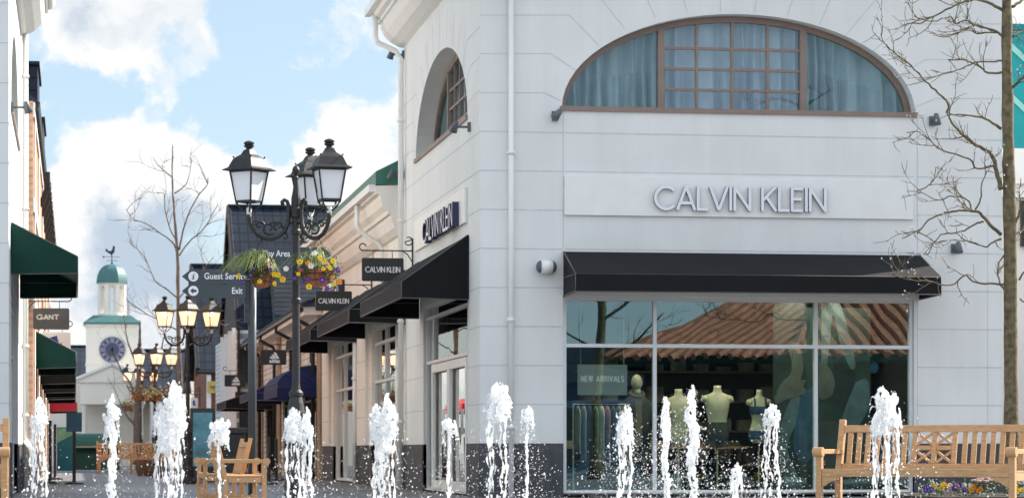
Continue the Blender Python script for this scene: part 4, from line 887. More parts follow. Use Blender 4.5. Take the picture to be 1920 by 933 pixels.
def lamp(loc, label, angs, lit, rot0=0, lod=False, arots=None):
    t = thing('street_lamp', (0, 0, 0), label, 'lamp post', 'three-lantern lamp posts along the street')
    m = MB()
    m.lathe([(.17, 0), (.17, .10), (.13, .14), (.12, .30), (.135, .33), (.11, .38), (.075, .95), (.085, 1.0), (.09, 1.05), (.095, 1.12), (.078, 1.22), (.062, 1.28), (.075, 1.30), (.075, 1.33), (.05, 1.36), (.042, 1.42),
             (.040, 2.28), (.055, 2.30), (.055, 2.33), (.040, 2.35), (.038, 3.02), (.050, 3.04), (.050, 3.07), (.040, 3.09), (.044, 3.2), (.06, 3.22), (.062, 3.30), (.05, 3.32), (.05, 3.42), (.042, 3.46), (.034, 3.50), (.022, 3.62), (.03, 3.64), (.016, 3.66), (.026, 3.68), (.040, 3.71), (.040, 3.73), (.026, 3.76), (0, 3.78)], (0, 0, 0), 16)
    m.build('pole', CASTI, t, smooth=False)
    for i, a in enumerate(angs):
        d = Vector((cos(a), sin(a), 0)); Q = lambda r, z: d * r + Vector((0, 0, z)); m = MB(); r0 = .50
        U = [Q(.145, 3.345), Q(.150, 3.375), Q(.125, 3.40), Q(.095, 3.385), Q(.080, 3.34), Q(.078, 3.24), Q(.088, 3.14), Q(.125, 3.06), (Q(.19, 3.0)), Q(.26, 2.975), Q(.34, 2.98), Q(.41, 3.015), Q(.46, 3.075), Q(.487, 3.14), Q(.50, 3.20), Q(.50, 3.23)]
        m.tube(U, [.017, .021, .020, .020, .021, .022, .024, .024, .024, .024, .023, .022, .022, .022, .024, .026], 8)
        m.ball(Q(.142, 3.352), .024); m.tube([Q(.03, 3.30), Q(.085, 3.30)], .016, 6); m.tube([Q(.03, 3.15), Q(.085, 3.15)], .014, 6); m.tube([Q(.12, 3.065), Q(.09, 3.0), Q(.11, 2.975), Q(.125, 2.99)], .010, 6)
        # scrollwork inside the curve
        sp = lambda cx, cz_, r, t0, t1, n=16: [Q(cx + r * (1 - .75 * k / n) * cos(t0 + (t1 - t0) * k / n), cz_ + r * (1 - .75 * k / n) * sin(t0 + (t1 - t0) * k / n)) for k in range(n + 1)]
        m.tube(sp(.29, 3.09, .075, -2.2, 4.6), .0115, 6); m.tube(sp(.385, 3.12, .055, 3.9, -2.6), .0105, 6); m.tube(sp(.185, 3.12, .055, -1.2, 5.2), .0105, 6)
        m.tube([Q(.12, 3.08), Q(.17, 3.15), Q(.25, 3.16), (Q(.33, 3.12)), Q(.42, 3.17), Q(.48, 3.15)], .008, 6)
        for k in range(5): m.ball(Q(.2 + .06 * k, 3.13 + .02 * (k % 2)), .016, 1, (1, 1, .7))
        ar = m.build('arm', CASTI, t, smooth=True)
        lantern(t, Q(.50, 3.27 - .0), (arots[i] if arots else a + pi / 4), OPALLIT if lit else OPAL, lit)
    return t
LY = 29.6; mx_ = Xat(555, LY)
L1 = lamp(None, 'near dark cast iron lamp post with three unlit lanterns and two flower baskets', [radians(188), radians(309), radians(68)], False, arots=[radians(48), radians(8), radians(22)])
L1.location = (mx_, LY, 0); L1.scale = (1, 1, .972)
L2 = lamp(None, 'lamp post with three lit lanterns straight behind the fingerpost arms', [radians(196), radians(268), radians(-14)], True)
L2.location = (Xat(352, 59), 59, 0); L2.scale = (1, 1, .965)
bpy.context.view_layer.update()
for px, Y, rz, lab in ((290, 85, .12, 'third lit lamp post down the street, wreathed with hanging baskets'), (264, 105, -.1, 'fourth lit lamp post down the street, smaller behind the basketed one'), (231, 133, .2, 'smallest and farthest lit lamp post in front of the clock tower portico')):
    c = clone(L2); c.location = (Xat(px, Y), Y, 0); c.rotation_euler.z = rz; c['label'] = lab
# wall fittings
def spot(P, a, z, lab, tilt=0, g='grey wall spotlights'):
    p = P(a, z, 0); t = thing('wall_spotlight', p, lab, 'spotlight', g); m = MB(); n = (P(0, 0, -1) - P(0, 0, 0)); u = P(1, 0, 0) - P(0, 0, 0)
    m.prism([P(a - .045, z - .07, -.003), P(a + .045, z - .07, -.003), P(a + .045, z + .07, -.003), P(a - .045, z + .07, -.003)], n * .04); m.tube([p, p + n * .22], .018, 8); m.build('bracket', LEADG, t)
    m = MB(); c = p + n * .24; ax = (n * .3 + Vector((0, 0, -1)) + u * tilt).normalized(); m.tube([c - ax * .09, c - ax * .05, c + ax * .08, c + ax * .085], [.03, .045, .065, .05], 12); m.ball(c - ax * .02, .05, 2); m.build('head', LEADG, t, smooth=True)
spot(PF, Xat(1040, FY), zat(218, 7, FY), 'grey spotlight left of the large arched window sill', -.8)
spot(PF, Xat(1747, FY), zat(228, 13, FY), 'grey spotlight right of the large arched window behind twigs')
spot(PF, Xat(1788, FY), zat(466, 13, FY), 'grey spotlight above the right end of the front awning')
spot(PS, Yat(882, SX), zat(238, SX, 42), 'grey spotlight under the side arch sill near the corner', .5); spot(PS, YE - .12, zat(101, SX, 50.5), 'grey spotlight high on the far corner under the eaves', .3); spot(PS, YE - .12, zat(326, SX, 50.5), 'grey spotlight low on the far corner above the green roof edge', .3)
spot(PL, Yat(20, LX), zat(213, LX, 43), 'grey spotlight on the left corner building', .3)
p = PF(Xat(1022.5, FY), zat(501, 7, FY), -.10); t = thing('wall_light', p, 'white cylindrical wall light with grey domed ends beside the front awning', 'wall light')
m = MB(); rx = Matrix.Rotation(pi / 2, 4, 'Y'); m.tube([p + Vector((-.085, 0, 0)), p + Vector((.085, 0, 0))], .098, 20); m.tube([p, p + Vector((0, .1, 0))], .05, 10); m.build('body', TRIM, t, smooth=True)
for s in (-1, 1):
    m = MB(); m.ball(p + Vector((s * .085, 0, 0)), .094, 3, (.72, 1, 1)); m.build('end_dome', LEADG, t, smooth=True)
# round white sign plate on the left wall
p = PL(46.9, 5.0, -.03)
# ================================================================== BASKETS
def pansy(col, r):
    m = MB()
    for k in range(5):
        a = 2 * pi * k / 5 + .3; c = Vector((cos(a) * r * .5, -.004 * k - .004, sin(a) * r * .5)); n = 8
        q = [c + Vector((cos(2 * pi * j_ / n) * r * .5, .010 * cos(j_ * 2.1), sin(2 * pi * j_ / n) * r * .5)) for j_ in range(n)]; m.face(q)
    m.mi = 1; m.ball((0, -.024, 0), r * .16, 1); return m.data('pansy', [col, SIGNB if col in (YEL, ORG) else YEL])
PANS = {c: pansy(m_, r) for c, m_, r in (('y', YEL, .032), ('p', PUR, .034), ('w', WPET, .03), ('k', PNK, .032), ('o', ORG, .034))}
def leaves(m, c, rad, n, size, zs_=1, rnd=random):
    for _ in range(n):
        d = Vector((rnd.gauss(0, 1), rnd.gauss(0, 1), rnd.gauss(0, 1) * zs_)).normalized() * rad * rnd.uniform(.6, 1.05); p = c + d
        a = Vector((rnd.uniform(-1, 1), rnd.uniform(-1, 1), rnd.uniform(-.6, .8))).normalized(); b = a.orthogonal().normalized(); s = size * rnd.uniform(.6, 1.3)
        m.face([p, p + a * s + b * s * .35, p + a * s * 1.9, p + a * s - b * s * .35])
def basket(top, zc, rb, fl, lab, grass, rnd, sd):
    rnd = random.Random(sd); c = Vector((top[0], top[1], zc)); t = thing('hanging_basket', c, lab, 'flower basket', 'flower baskets hanging from the near lamp post')
    m = MB(); m.lathe([(.02, -.19), (rb * .55, -.175), (rb * .8, -.13), (rb * .96, -.06), (rb, 0), (rb * .9, .0), (.02, -.02)], c, 22); m.build('bowl', WICK, t, smooth=True)
    m = MB()
    for k in range(10):
        a = 2 * pi * k / 10; m.tube([c + Vector((cos(a) * r * 1.03, sin(a) * r * 1.03, z)) for r, z in ((rb * .4, -.185), (rb * .8, -.13), (rb * .97, -.06), (rb, .005))], .0035, 4)
    for r, z in ((rb * 1.03, 0), (rb * .99, -.06), (rb * .85, -.125)): m.tube([c + Vector((cos(2 * pi * k / 24) * r, sin(2 * pi * k / 24) * r, z)) for k in range(25)], .004, 4)
    for k in range(3):
        a = 2 * pi * k / 3 + .6; m.tube([c + Vector((cos(a) * rb, sin(a) * rb, 0)), Vector((top[0], top[1], min(top[2], zc + .42)))], .0035, 4)
    m.tube([Vector((top[0], top[1], min(top[2], zc + .40))), Vector(top)], .006, 6); m.build('wire_frame', CASTI, t)
    m = MB(); leaves(m, c + Vector((0, 0, .03)), rb * 1.12, 620, .020, .5, rnd); leaves(m, c + Vector((rb * .7, 0, -.03)), rb * .5, 120, .02, .8, rnd); leaves(m, c + Vector((-rb * .8, 0, -.04)), rb * .5, 130, .02, .9, rnd)
    for k in range(9):
        a = rnd.uniform(-pi, 0); leaves(m, c + Vector((cos(a) * rb, sin(a) * rb, rnd.uniform(-.11, .0))), .05, 34, .014, 1, rnd)
    for k in range(16):                        # trailing stems
        a = rnd.uniform(0, 2 * pi); p_ = c + Vector((cos(a) * rb * 1.05, sin(a) * rb * 1.05, 0)); L = rnd.uniform(.06, .2); pts = [p_ + Vector((cos(a) * .03 * u, sin(a) * .03 * u, -L * u ** 1.3)) for u in (0, .3, .6, 1)]
        m.tube(pts, .0025, 4)
        for q in pts[1:]: leaves(m, q, .018, 6, .012, 1, rnd)
    m.build('foliage', LEAF, t)
    m = MB()
    for k in range(grass):
        a = rnd.uniform(0, 2 * pi); L = rnd.uniform(.20, .52); o_ = rnd.uniform(.06, .42); d = Vector((cos(a) * .85 - .35, sin(a), 0)); p0 = c + d * rnd.uniform(0, .06) + Vector((0, 0, .0)); sw = Vector((-sin(a), cos(a), 0)) * .0035
        pts = [p0 + d * o_ * u ** 1.5 + Vector((0, 0, L * (u - .62 * u ** 3 * (1 + o_ * 2)))) for u in (0, .25, .5, .75, 1)]
        for i in range(4): m.face([pts[i] - sw, pts[i] + sw, pts[i + 1] + sw * (1 - i * .22), pts[i + 1] - sw * (1 - i * .22)])
    if grass: m.build('grass_tuft', GRASSY, t)
    for (px, py, col) in fl:
        Y = c.y - rb - .05 - rnd.uniform(0, .03); q = at(px, py, Y); f = bpy.data.objects.new('pansy_flower', PANS[col]); COL.objects.link(f); f.parent = t; f.location = q - c; f.rotation_euler = (rnd.uniform(-.3, .5), 0, rnd.uniform(-.5, .5)); s = rnd.uniform(.7, 1.1); f.scale = (s, s, s)
d1 = Vector((cos(radians(188)), sin(radians(188)), 0)); b1 = Vector((mx_, LY, 0)) + d1 * .37; d2 = Vector((cos(radians(309)), sin(radians(309)), 0)); b2 = Vector((mx_, LY, 0)) + d2 * .34
basket((b1.x, b1.y, 2.90), zat(506, b1.x, b1.y), .135, [(448, 517, 'y'), (513, 514, 'y'), (521, 515, 'y'), (487, 527, 'y'), (503, 495, 'k'), (474, 503, 'p'), (469, 517, 'p'), (509, 506, 'p'), (514, 531, 'y'), (455, 528, 'p'), (536, 504, 'w'), (530, 523, 'y')],
       'left flower basket with a big tuft of grass and a few yellow pansies', 420, None, 3)
basket((b2.x, b2.y, 2.90), zat(503, b2.x, b2.y), .185, [(598, 483, 'y'), (608, 490, 'y'), (624, 490, 'y'), (577, 493, 'o'), (562, 490, 'y'), (583, 498, 'w'), (606, 504, 'y'), (617, 502, 'y'), (632, 507, 'p'), (564, 505, 'k'), (603, 524, 'p'), (578, 522, 'p'), (624, 519, 'o'), (636, 528, 'o'), (627, 533, 'y'), (615, 540, 'p'), (618, 536, 'w'), (579, 536, 'y'), (559, 513, 'y'), (590, 475, 'w'), (553, 521, 'p'), (568, 530, 'p')],
       'right flower basket full of yellow, orange and purple pansies', 90, None, 5)
for k, (lx_, r_) in enumerate(((Xat(264, 84.4), .42), (Xat(308, 84.2), .42), (Xat(243, 104), .35), (Xat(286, 84.9), .36))):
    ly = (84.4, 84.2, 104, 84.9)[k]; c = Vector((lx_, ly, 2.35)); t = thing('hanging_basket', c, ['faded hanging basket left on the third lamp post', 'faded hanging basket right on the third lamp post', 'small faded hanging basket on the fourth lamp post', 'faded hanging basket in front of the third lamp pole'][k], 'flower basket', 'far flower baskets down the street')
    m = MB(); m.lathe([(.02, -.2), (r_ * .5, -.17), (r_ * .62, 0), (.02, 0)], c, 12); m.tube([c, c + Vector((0, 0, .6))], .01, 5); m.build('bowl', WICK, t)
    m = MB(); leaves(m, c, r_ * .75, 260, .06, .45); m.build('foliage', M_('faded_foliage', (.16, .12, .04), .8, .6, 8), t)
# ================================================================== BENCHES
def bench(L, label, group, panels=True):
    t = thing('park_bench', (0, 0, 0), label, 'bench', group)
    D, w_ = .56, .06; hx = L / 2
    P_ = lambda nm, m, par=t: m.build(nm, TEAK, par, bevel=.004)
    for s in (-1, 1):
        m = MB(); x = s * (hx - w_ / 2); m.box(x - w_ / 2, x + w_ / 2, 0, w_, 0, .655); P_('leg', m)
        m = MB(); m.prism([(x - w_ / 2, D - .06, 0), (x - w_ / 2, D, 0), (x - w_ / 2, D, .45), (x - w_ / 2, D + .12, .985), (x - w_ / 2, D + .065, .995), (x - w_ / 2, D - .06, .45)], (w_, 0, 0)); P_('leg', m)
        m = MB(); m.box(x - w_ / 2 - .008, x + w_ / 2 + .008, -.0, D + .03, .655, .70); m.tube([(x - .05, .0, .672), (x + .05, .0, .672)], .047, 18); P_('armrest', m)
        m = MB(); m.box(x - .02, x + .02, w_ + .002, D - .062, .40, .47); m.box(x - .018, x + .018, w_ + .002, D - .062, .16, .21); P_('side_rail', m)
    m = MB(); m.box(-hx + w_ + .001, hx - w_ - .001, .01, .04, .435, .51)
    for s in (-1, 1):
        x0 = s * (hx - w_ - .002); q = [(x0, .012, .433), (x0 - s * .20, .012, .433), (x0 - s * .17, .012, .425), (x0 - s * .14, .012, .40), (x0 - s * .09, .012, .385), (x0 - s * .06, .012, .37), (x0 - s * .03, .012, .345), (x0, .012, .335)]; m.prism(q, (0, .026, 0))
    P_('front_apron', m)
    m = MB()
    for k in range(7): m.box(-hx + w_ * .2, hx - w_ * .2, .045 + k * .068, .045 + k * .068 + .055, .472, .494)
    P_('seat', m)
    ly = lambda z: D - .03 + (z - .45) / .54 * .115          # lean of the back
    m = MB(); m.prism([(-hx + w_ + .001, ly(.865) - .02, .865), (-hx + w_ + .001, ly(.935) - .02, .935), (-hx + w_ + .001, ly(.935) + .02, .935), (-hx + w_ + .001, ly(.865) + .02, .865)], (L - 2 * w_ - .002, 0, 0)); P_('back_rail', m)
    m = MB(); m.prism([(-hx + w_ + .001, ly(.53) - .02, .50), (-hx + w_ + .001, ly(.56) - .02, .56), (-hx + w_ + .001, ly(.56) + .02, .56), (-hx + w_ + .001, ly(.53) + .02, .50)], (L - 2 * w_ - .002, 0, 0)); P_('back_rail', m)
    z0, z1 = .561, .864
    def sl(x, wd, th=.02, par=t, nm='back_slat'):
        m = MB(); m.prism([(x - wd / 2, ly(z0) - th / 2, z0), (x + wd / 2, ly(z0) - th / 2, z0), (x + wd / 2, ly(z1) - th / 2, z1), (x - wd / 2, ly(z1) - th / 2, z1)], (0, th, 0)); P_(nm, m, par)
    pw = .205
    xs = []; x = pw + .105
    while x < hx - w_ - .03: xs.append(x); x += .094
    for x in xs: sl(x, .052); sl(-x, .052)
    for x in (-pw, 0, pw): sl(x, .05, .026, nm='back_stile')
    m = MB(); zm = (z0 + z1) / 2
    for s in (-1, 1):
        xa, xb = (-pw + .026, -.026) if s < 0 else (.026, pw - .026)
        m.box(xa, xb, ly(zm) - .011, ly(zm) + .011, zm - .022, zm + .022)
        for (za, zb) in ((z0, zm - .024), (zm + .024, z1)):
            m.bar((xa, ly(za), za + .01), (xb, ly(zb), zb - .01), .018, .026, (0, 0, 1)); m.bar((xa, ly(zb) + .003, zb - .01), (xb, ly(za) + .003, za + .01), .018, .026, (0, 0, 1))
    P_('cross_panel', m)
    return t
bpy.context.view_layer.update()
def put(o, loc, rz, sc=1): o.location = loc; o.rotation_euler.z = rz; o.scale = (sc, sc, sc)
BN = bench(2.0, 'teak bench with lattice back panels at the right in front of the tree', 'teak benches')
al = radians(37); p = at(1534, 845, 26.6); u = Vector((cos(al), -sin(al), 0)); put(BN, Vector((p.x, p.y, 0)) + u * .972, -al, 1.0)
c = clone(BN); c['label'] = 'teak bench cut off by the left edge of the photo'; p = at(9, 850, 26.5); put(c, (p.x - .975, p.y - .0, 0), 0, 1)
c = clone(BN); c['label'] = 'teak bench seen end-on right of the short fountain jet, facing the shops'; p = at(503, 862, 31); put(c, (p.x - .02, p.y + .83, 0), pi / 2, .84)
c = clone(BN); c['label'] = 'teak bench seen end-on left of its back-to-back twin, facing away from the shops'; p = at(384, 862, 31.9); put(c, (p.x + .02, p.y + 1.7, 0), -pi / 2, .84)
c = clone(BN); c['label'] = 'far teak bench under the third lamp post seen past the water'; put(c, (Xat(246, 88), 88, 0), .1, 1)
c = clone(BN); c['label'] = 'far teak bench nearer the street centre, turned sideways behind the double jet'; put(c, (Xat(272, 82), 82, 0), -pi / 2 + .5, .9)
# ================================================================== TREES
def limb(m, pts, r0, r1, n=8):
    k = len(pts); m.tube(pts, [r0 + (r1 - r0) * (i / (k - 1)) ** .8 for i in range(k)], n)
def smoothp(pts, sub=4, jit=0, rnd=random):
    out_ = []; P_ = [pts[0]] + list(pts) + [pts[-1]]
    for i in range(1, len(P_) - 2):
        for s in range(sub):
            t = s / sub; a, b, c, d = P_[i - 1:i + 3]
            p = .5 * ((2 * b) + (c - a) * t + (2 * a - 5 * b + 4 * c - d) * t * t + (3 * b - a - 3 * c + d) * t ** 3)
            if jit and out_: p = p + Vector((rnd.uniform(-1, 1), rnd.uniform(-1, 1), rnd.uniform(-1, 1))) * jit
            out_.append(p)
    out_.append(pts[-1]); return out_
def twigs(m, buds, pts, r, depth, rnd, L, dens, upb=.25):
    if depth == 0: return
    tot_ = sum((pts[i + 1] - pts[i]).length for i in range(len(pts) - 1)); n = max(1, int(tot_ * dens + rnd.random()))
    for _ in range(n):
        f = rnd.uniform(.18, 1) * (len(pts) - 1); i = min(int(f), len(pts) - 2); p = pts[i].lerp(pts[i + 1], f - i); d = (pts[i + 1] - pts[i]).normalized()
        o = Vector((rnd.uniform(-1, 1), rnd.uniform(-1, 1) * .8, rnd.uniform(-1, 1) + upb)).normalized(); v = (d * rnd.uniform(.5, 1.1) + o * .8).normalized()
        ll = L * rnd.uniform(.4, 1.2); q = [p]; k = 5
        for s in range(k):
            v = (v + Vector((rnd.uniform(-1, 1), rnd.uniform(-1, 1), rnd.uniform(-1, 1) + upb * .7)) * .28).normalized(); q.append(q[-1] + v * ll / k)
        rr = min(r, .010) * (.85 if depth > 1 else .55); limb(m, q, max(rr, .0045), .0028, 4)
        if buds is not None and rnd.random() < .8: buds.ball(q[-1], rnd.uniform(.006, .011), 1, (1, 1, 1.5))
        twigs(m, buds, q, rr, depth - 1, rnd, L * .45, dens * 1.5, upb)
def tree(nm_label, trunk, tr, paths, Y, mat, sd, L=.5, dens=5, depth=2, buds=True, conv=None):
    rnd = random.Random(sd); conv = conv or (lambda x, y, k: at(x, y, Y + k)); base = conv(*trunk[0], 0); base.z = 0
    t = thing('bare_tree', base, nm_label, 'tree'); m = MB(); pts = smoothp([conv(x, y, 0) for x, y in trunk], 5, .006, rnd); k = len(pts)
    m.tube(pts, [tr[0] + (tr[1] - tr[0]) * i / (k - 1) + rnd.uniform(-1, 1) * tr[0] * .07 for i in range(k)], 14); m.build('trunk', mat, t, smooth=True)
    m = MB(); bd = MB() if buds else None
    for (r0, r1, yo, pp) in paths:
        q = smoothp([conv(x, y, yo * i / (len(pp) - 1)) for i, (x, y) in enumerate(pp)], 4, .008, rnd); limb(m, q, r0, r1, 7); twigs(m, bd, q, r1 * 1.5, depth, rnd, L, dens)
    m.build('branches', mat, t, smooth=True)
    if buds: bd.build('buds', BUD, t)
    return t
a2 = lambda l: [(1700 + x / 3.11, 200 + y / 3.11) for x, y in l]; a1 = lambda l: [(1700 + x / 4.24, y / 4.24) for x, y in l]; a3 = lambda l: [(1020 + x / 2.0156, 470 + y / 2.0156) for x, y in l]
TP = [(.035, .010, -.4, a2([(548, 480), (525, 380), (500, 290), (465, 255), (380, 210), (300, 140), (255, 80), (238, 40)])), (.018, .005, -.3, a1([(320, 900), (330, 820), (250, 740), (150, 650), (80, 570), (0, 490), (-120, 400), (-190, 330), (-205, 270)])),
      (.026, .009, -.3, a2([(550, 745), (490, 690), (430, 620), (380, 605), (310, 605), (220, 620), (130, 660), (60, 740)])), (.022, .008, .2, a2([(552, 130), (480, 80), (380, 50), (250, 45)])),
      (.016, .005, -.6, a2([(502, 345), (410, 360), (370, 310), (280, 275), (180, 240), (80, 150), (0, 150)])), (.015, .006, -.2, a2([(550, 770), (500, 790), (460, 815), (380, 790), (280, 775)])),
      (.014, .005, .3, a2([(450, 670), (400, 680), (340, 720), (250, 740), (200, 745), (150, 810), (120, 860), (0, 850)])), (.024, .006, -.3, a1([(770, 90), (680, 40), (590, 5), (480, 5), (350, 60), (200, 140), (100, 185), (0, 185)])),
      (.018, .006, -.4, a1([(765, 290), (690, 240), (560, 210), (480, 165), (385, 190), (350, 135), (200, 170), (60, 130)])), (.018, .008, .4, a1([(765, 575), (650, 580), (570, 520), (470, 480), (330, 475)])), (.013, .004, .2, a1([(765, 485), (620, 495), (540, 500), (400, 560), (250, 600), (80, 660), (0, 680)])),
      (.016, .005, .3, a1([(765, 290), (700, 255), (560, 265), (500, 225), (330, 290), (210, 280)])),
      (.022, .015, .2, a1([(840, 55), (915, 5), (980, -40)])), (.02, .012, .1, a1([(840, 295), (890, 265), (960, 250)])), (.022, .014, -.2, a1([(850, 690), (890, 650), (950, 590), (1000, 540)])), (.024, .012, -.2, a2([(622, 700), (650, 640), (690, 560), (720, 480)])), (.016, .009, .2, a2([(630, 745), (670, 725), (720, 700)])),
      (.016, .006, -.4, a3([(1742, 125), (1680, 125), (1620, 115), (1590, 90), (1540, 130), (1450, 115), (1380, 110), (1310, 90)])), (.015, .006, .3, a3([(1740, 150), (1720, 110), (1715, 60), (1740, 10), (1760, -40)])), (.015, .006, -.1, a3([(1795, 110), (1830, 60), (1860, 20)])), (.012, .005, -.3, a3([(1800, 180), (1830, 210), (1870, 240)])),
      (.013, .004, -.5, a2([(400, 605), (430, 540), (440, 450), (470, 380), (490, 340)])), (.010, .004, -.1, a2([(60, 490), (110, 470), (160, 420), (170, 350)])), (.013, .004, .1, a2([(380, 605), (350, 540), (260, 520), (180, 545), (90, 500), (0, 495)]))]
tree('bare young tree with mossy trunk and pale buds behind the right bench', [(1896, 965), (1897, 800), (1895, 640), (1893, 400), (1890, 250), (1888, 80), (1888, -80)], (.108, .060), TP, 36.0, BARK, 11, L=.42, dens=6.0, depth=2)
b1_ = lambda l: [(x / 1.986, y / 1.986) for x, y in l]
tree('tall thin bare tree behind the second lamp post, against the clouds', [(341, 850), (338, 720), (334, 600), (333, 480), (327, 400), (323, 340), (324, 272)], (.07, .009),
     [(.025, .008, .5, b1_([(662, 945), (640, 900), (600, 870), (540, 830), (495, 815), (470, 780)])), (.025, .008, -.5, b1_([(667, 930), (690, 830), (730, 740), (770, 690), (775, 660)])), (.022, .008, .6, b1_([(668, 950), (700, 905), (760, 850), (790, 800), (812, 760)])), (.018, .006, .2, b1_([(650, 720), (690, 690), (705, 650), (710, 620)])),
      (.018, .006, -.3, b1_([(643, 660), (610, 635), (585, 610), (570, 585)])), (.02, .007, -.6, b1_([(660, 900), (632, 850), (615, 780), (610, 720), (585, 720)])), (.022, .007, .4, [(334, 560), (310, 540), (290, 525), (270, 480), (243, 455)]), (.02, .006, -.5, [(335, 620), (300, 600), (270, 585), (235, 560)]), (.02, .006, .5, [(335, 560), (360, 530), (385, 500), (402, 480)]), (.02, .006, .2, [(336, 660), (365, 640), (400, 610), (420, 600)])],
     70, BARKD, 5, L=.8, dens=3.2, depth=2, buds=False)
tree('slim bare tree beside the fourth lamp post', [(256, 870), (256, 800), (258, 740), (262, 660), (262, 600)], (.13, .03), [(.05, .015, .5, [(256, 760), (245, 720), (225, 690), (215, 660)]), (.05, .015, .5, [(258, 740), (280, 700), (300, 660), (310, 620)]), (.04, .012, -.5, [(260, 690), (240, 640), (232, 590)]), (.04, .012, -.5, [(256, 800), (235, 775), (220, 740)])], 95, BARKD, 9, L=1.2, dens=2.2, depth=2, buds=False)
tree('bare tree in the square seen only as a reflection in the shop window', [(0, 0), (0, 2), (.1, 4), (0, 6), (.1, 8)], (.16, .05), [(.05, .015, .5, [(0, z), (s * .8, z + .5), (s * 1.5, z + 1.3)]) for z, s in ((2.6, 1), (3.0, -1), (3.7, 1), (4.2, -1), (5, 1), (5.6, -1), (6.3, 1))], 20, BARK, 21, L=.9, dens=3, depth=2, buds=False, conv=lambda x, y, k: Vector((11.9 + x, 18 + k, y)))
# ================================================================== PLANTS AT THE WALL
bed = MB(); bx0 = Xat(1722, 34.5); bed.box(bx0, bx0 + 7, 33.6, 36.9, .004, .12); bo = tag(bed.build('flower_bed_soil', SOIL, bevel=.03), 'dark soil bed under the tree behind the right bench', 'flower bed')
def bedplant(px, Y, kind, lab, sd, h=.17):
    rnd = random.Random(sd); X = Xat(px, Y); t = thing('sedum' if kind == 'sedum' else 'pansy_plant', (X, Y, .12), lab, 'plant', 'flowers in the bed'); m = MB(); leaves(m, Vector((X, Y, .12 + h * .45)), h * .62, 160, .022, .8, rnd); m.build('foliage', LEAF if kind != 'h' else M_('heather', (.18, .10, .12), .8, .4, 20), t)
    if kind == 'sedum':
        m = MB()
        for _ in range(46):
            a, r_ = rnd.uniform(0, 2 * pi), rnd.uniform(0, .17); c = Vector((X + r_ * cos(a), Y + r_ * sin(a), .12 + h - r_ * .35)); m.ball(c, rnd.uniform(.022, .038), 1, (1, 1, .6), .25)
        m.build('flower_heads', M_('sedum_pink', (.42, .26, .22), .9, .4, 40), t)
    elif kind in 'ypwo':
        for _ in range(4):
            f = bpy.data.objects.new('pansy_flower', PANS[kind]); COL.objects.link(f); f.parent = t; f.location = (rnd.uniform(-.09, .09), -.08 - rnd.uniform(0, .04), h * .45 + rnd.uniform(-.02, .07)); f.rotation_euler = (rnd.uniform(-.3, .3), 0, rnd.uniform(-.4, .4)); f.scale = (1.1,) * 3
PL_ = [(1738, 'p', 'blue purple pansy'), (1757, 'y', 'first yellow pansy'), (1772, 'w', 'pale pansy'), (1784, 'h', 'pink heather'), (1797, 'p', 'dark purple pansy'), (1812, 'w', 'white pansy'), (1826, 'o', 'orange pansy'), (1900, 'y', 'second yellow pansy'), (1914, 'p', 'last purple pansy')]
nb = ['near the window end of the bed', 'right of the blue one', 'between yellow pansy and heather', 'in the middle of the bed', 'just right of the heather', 'left of the orange one', 'left of the pink sedum', 'behind the bench arm leg', 'at the right edge of the photo']
for k, (px, kd, nm) in enumerate(PL_): bedplant(px, 34.2 + .15 * (k % 3), kd, nm + ' plant ' + nb[k], 40 + k, .16 + .03 * (k % 2))
bedplant(1866, 34.5, 'sedum', 'broad dusty pink sedum clump under the right bench arm', 60, .34); bedplant(1917, 34.6, 'sedum', 'dusty pink sedum clump at the right edge of the photo', 61, .28); bedplant(1846, 34.1, 'sedum', 'low dusty pink sedum in front of the broad one', 62, .24)
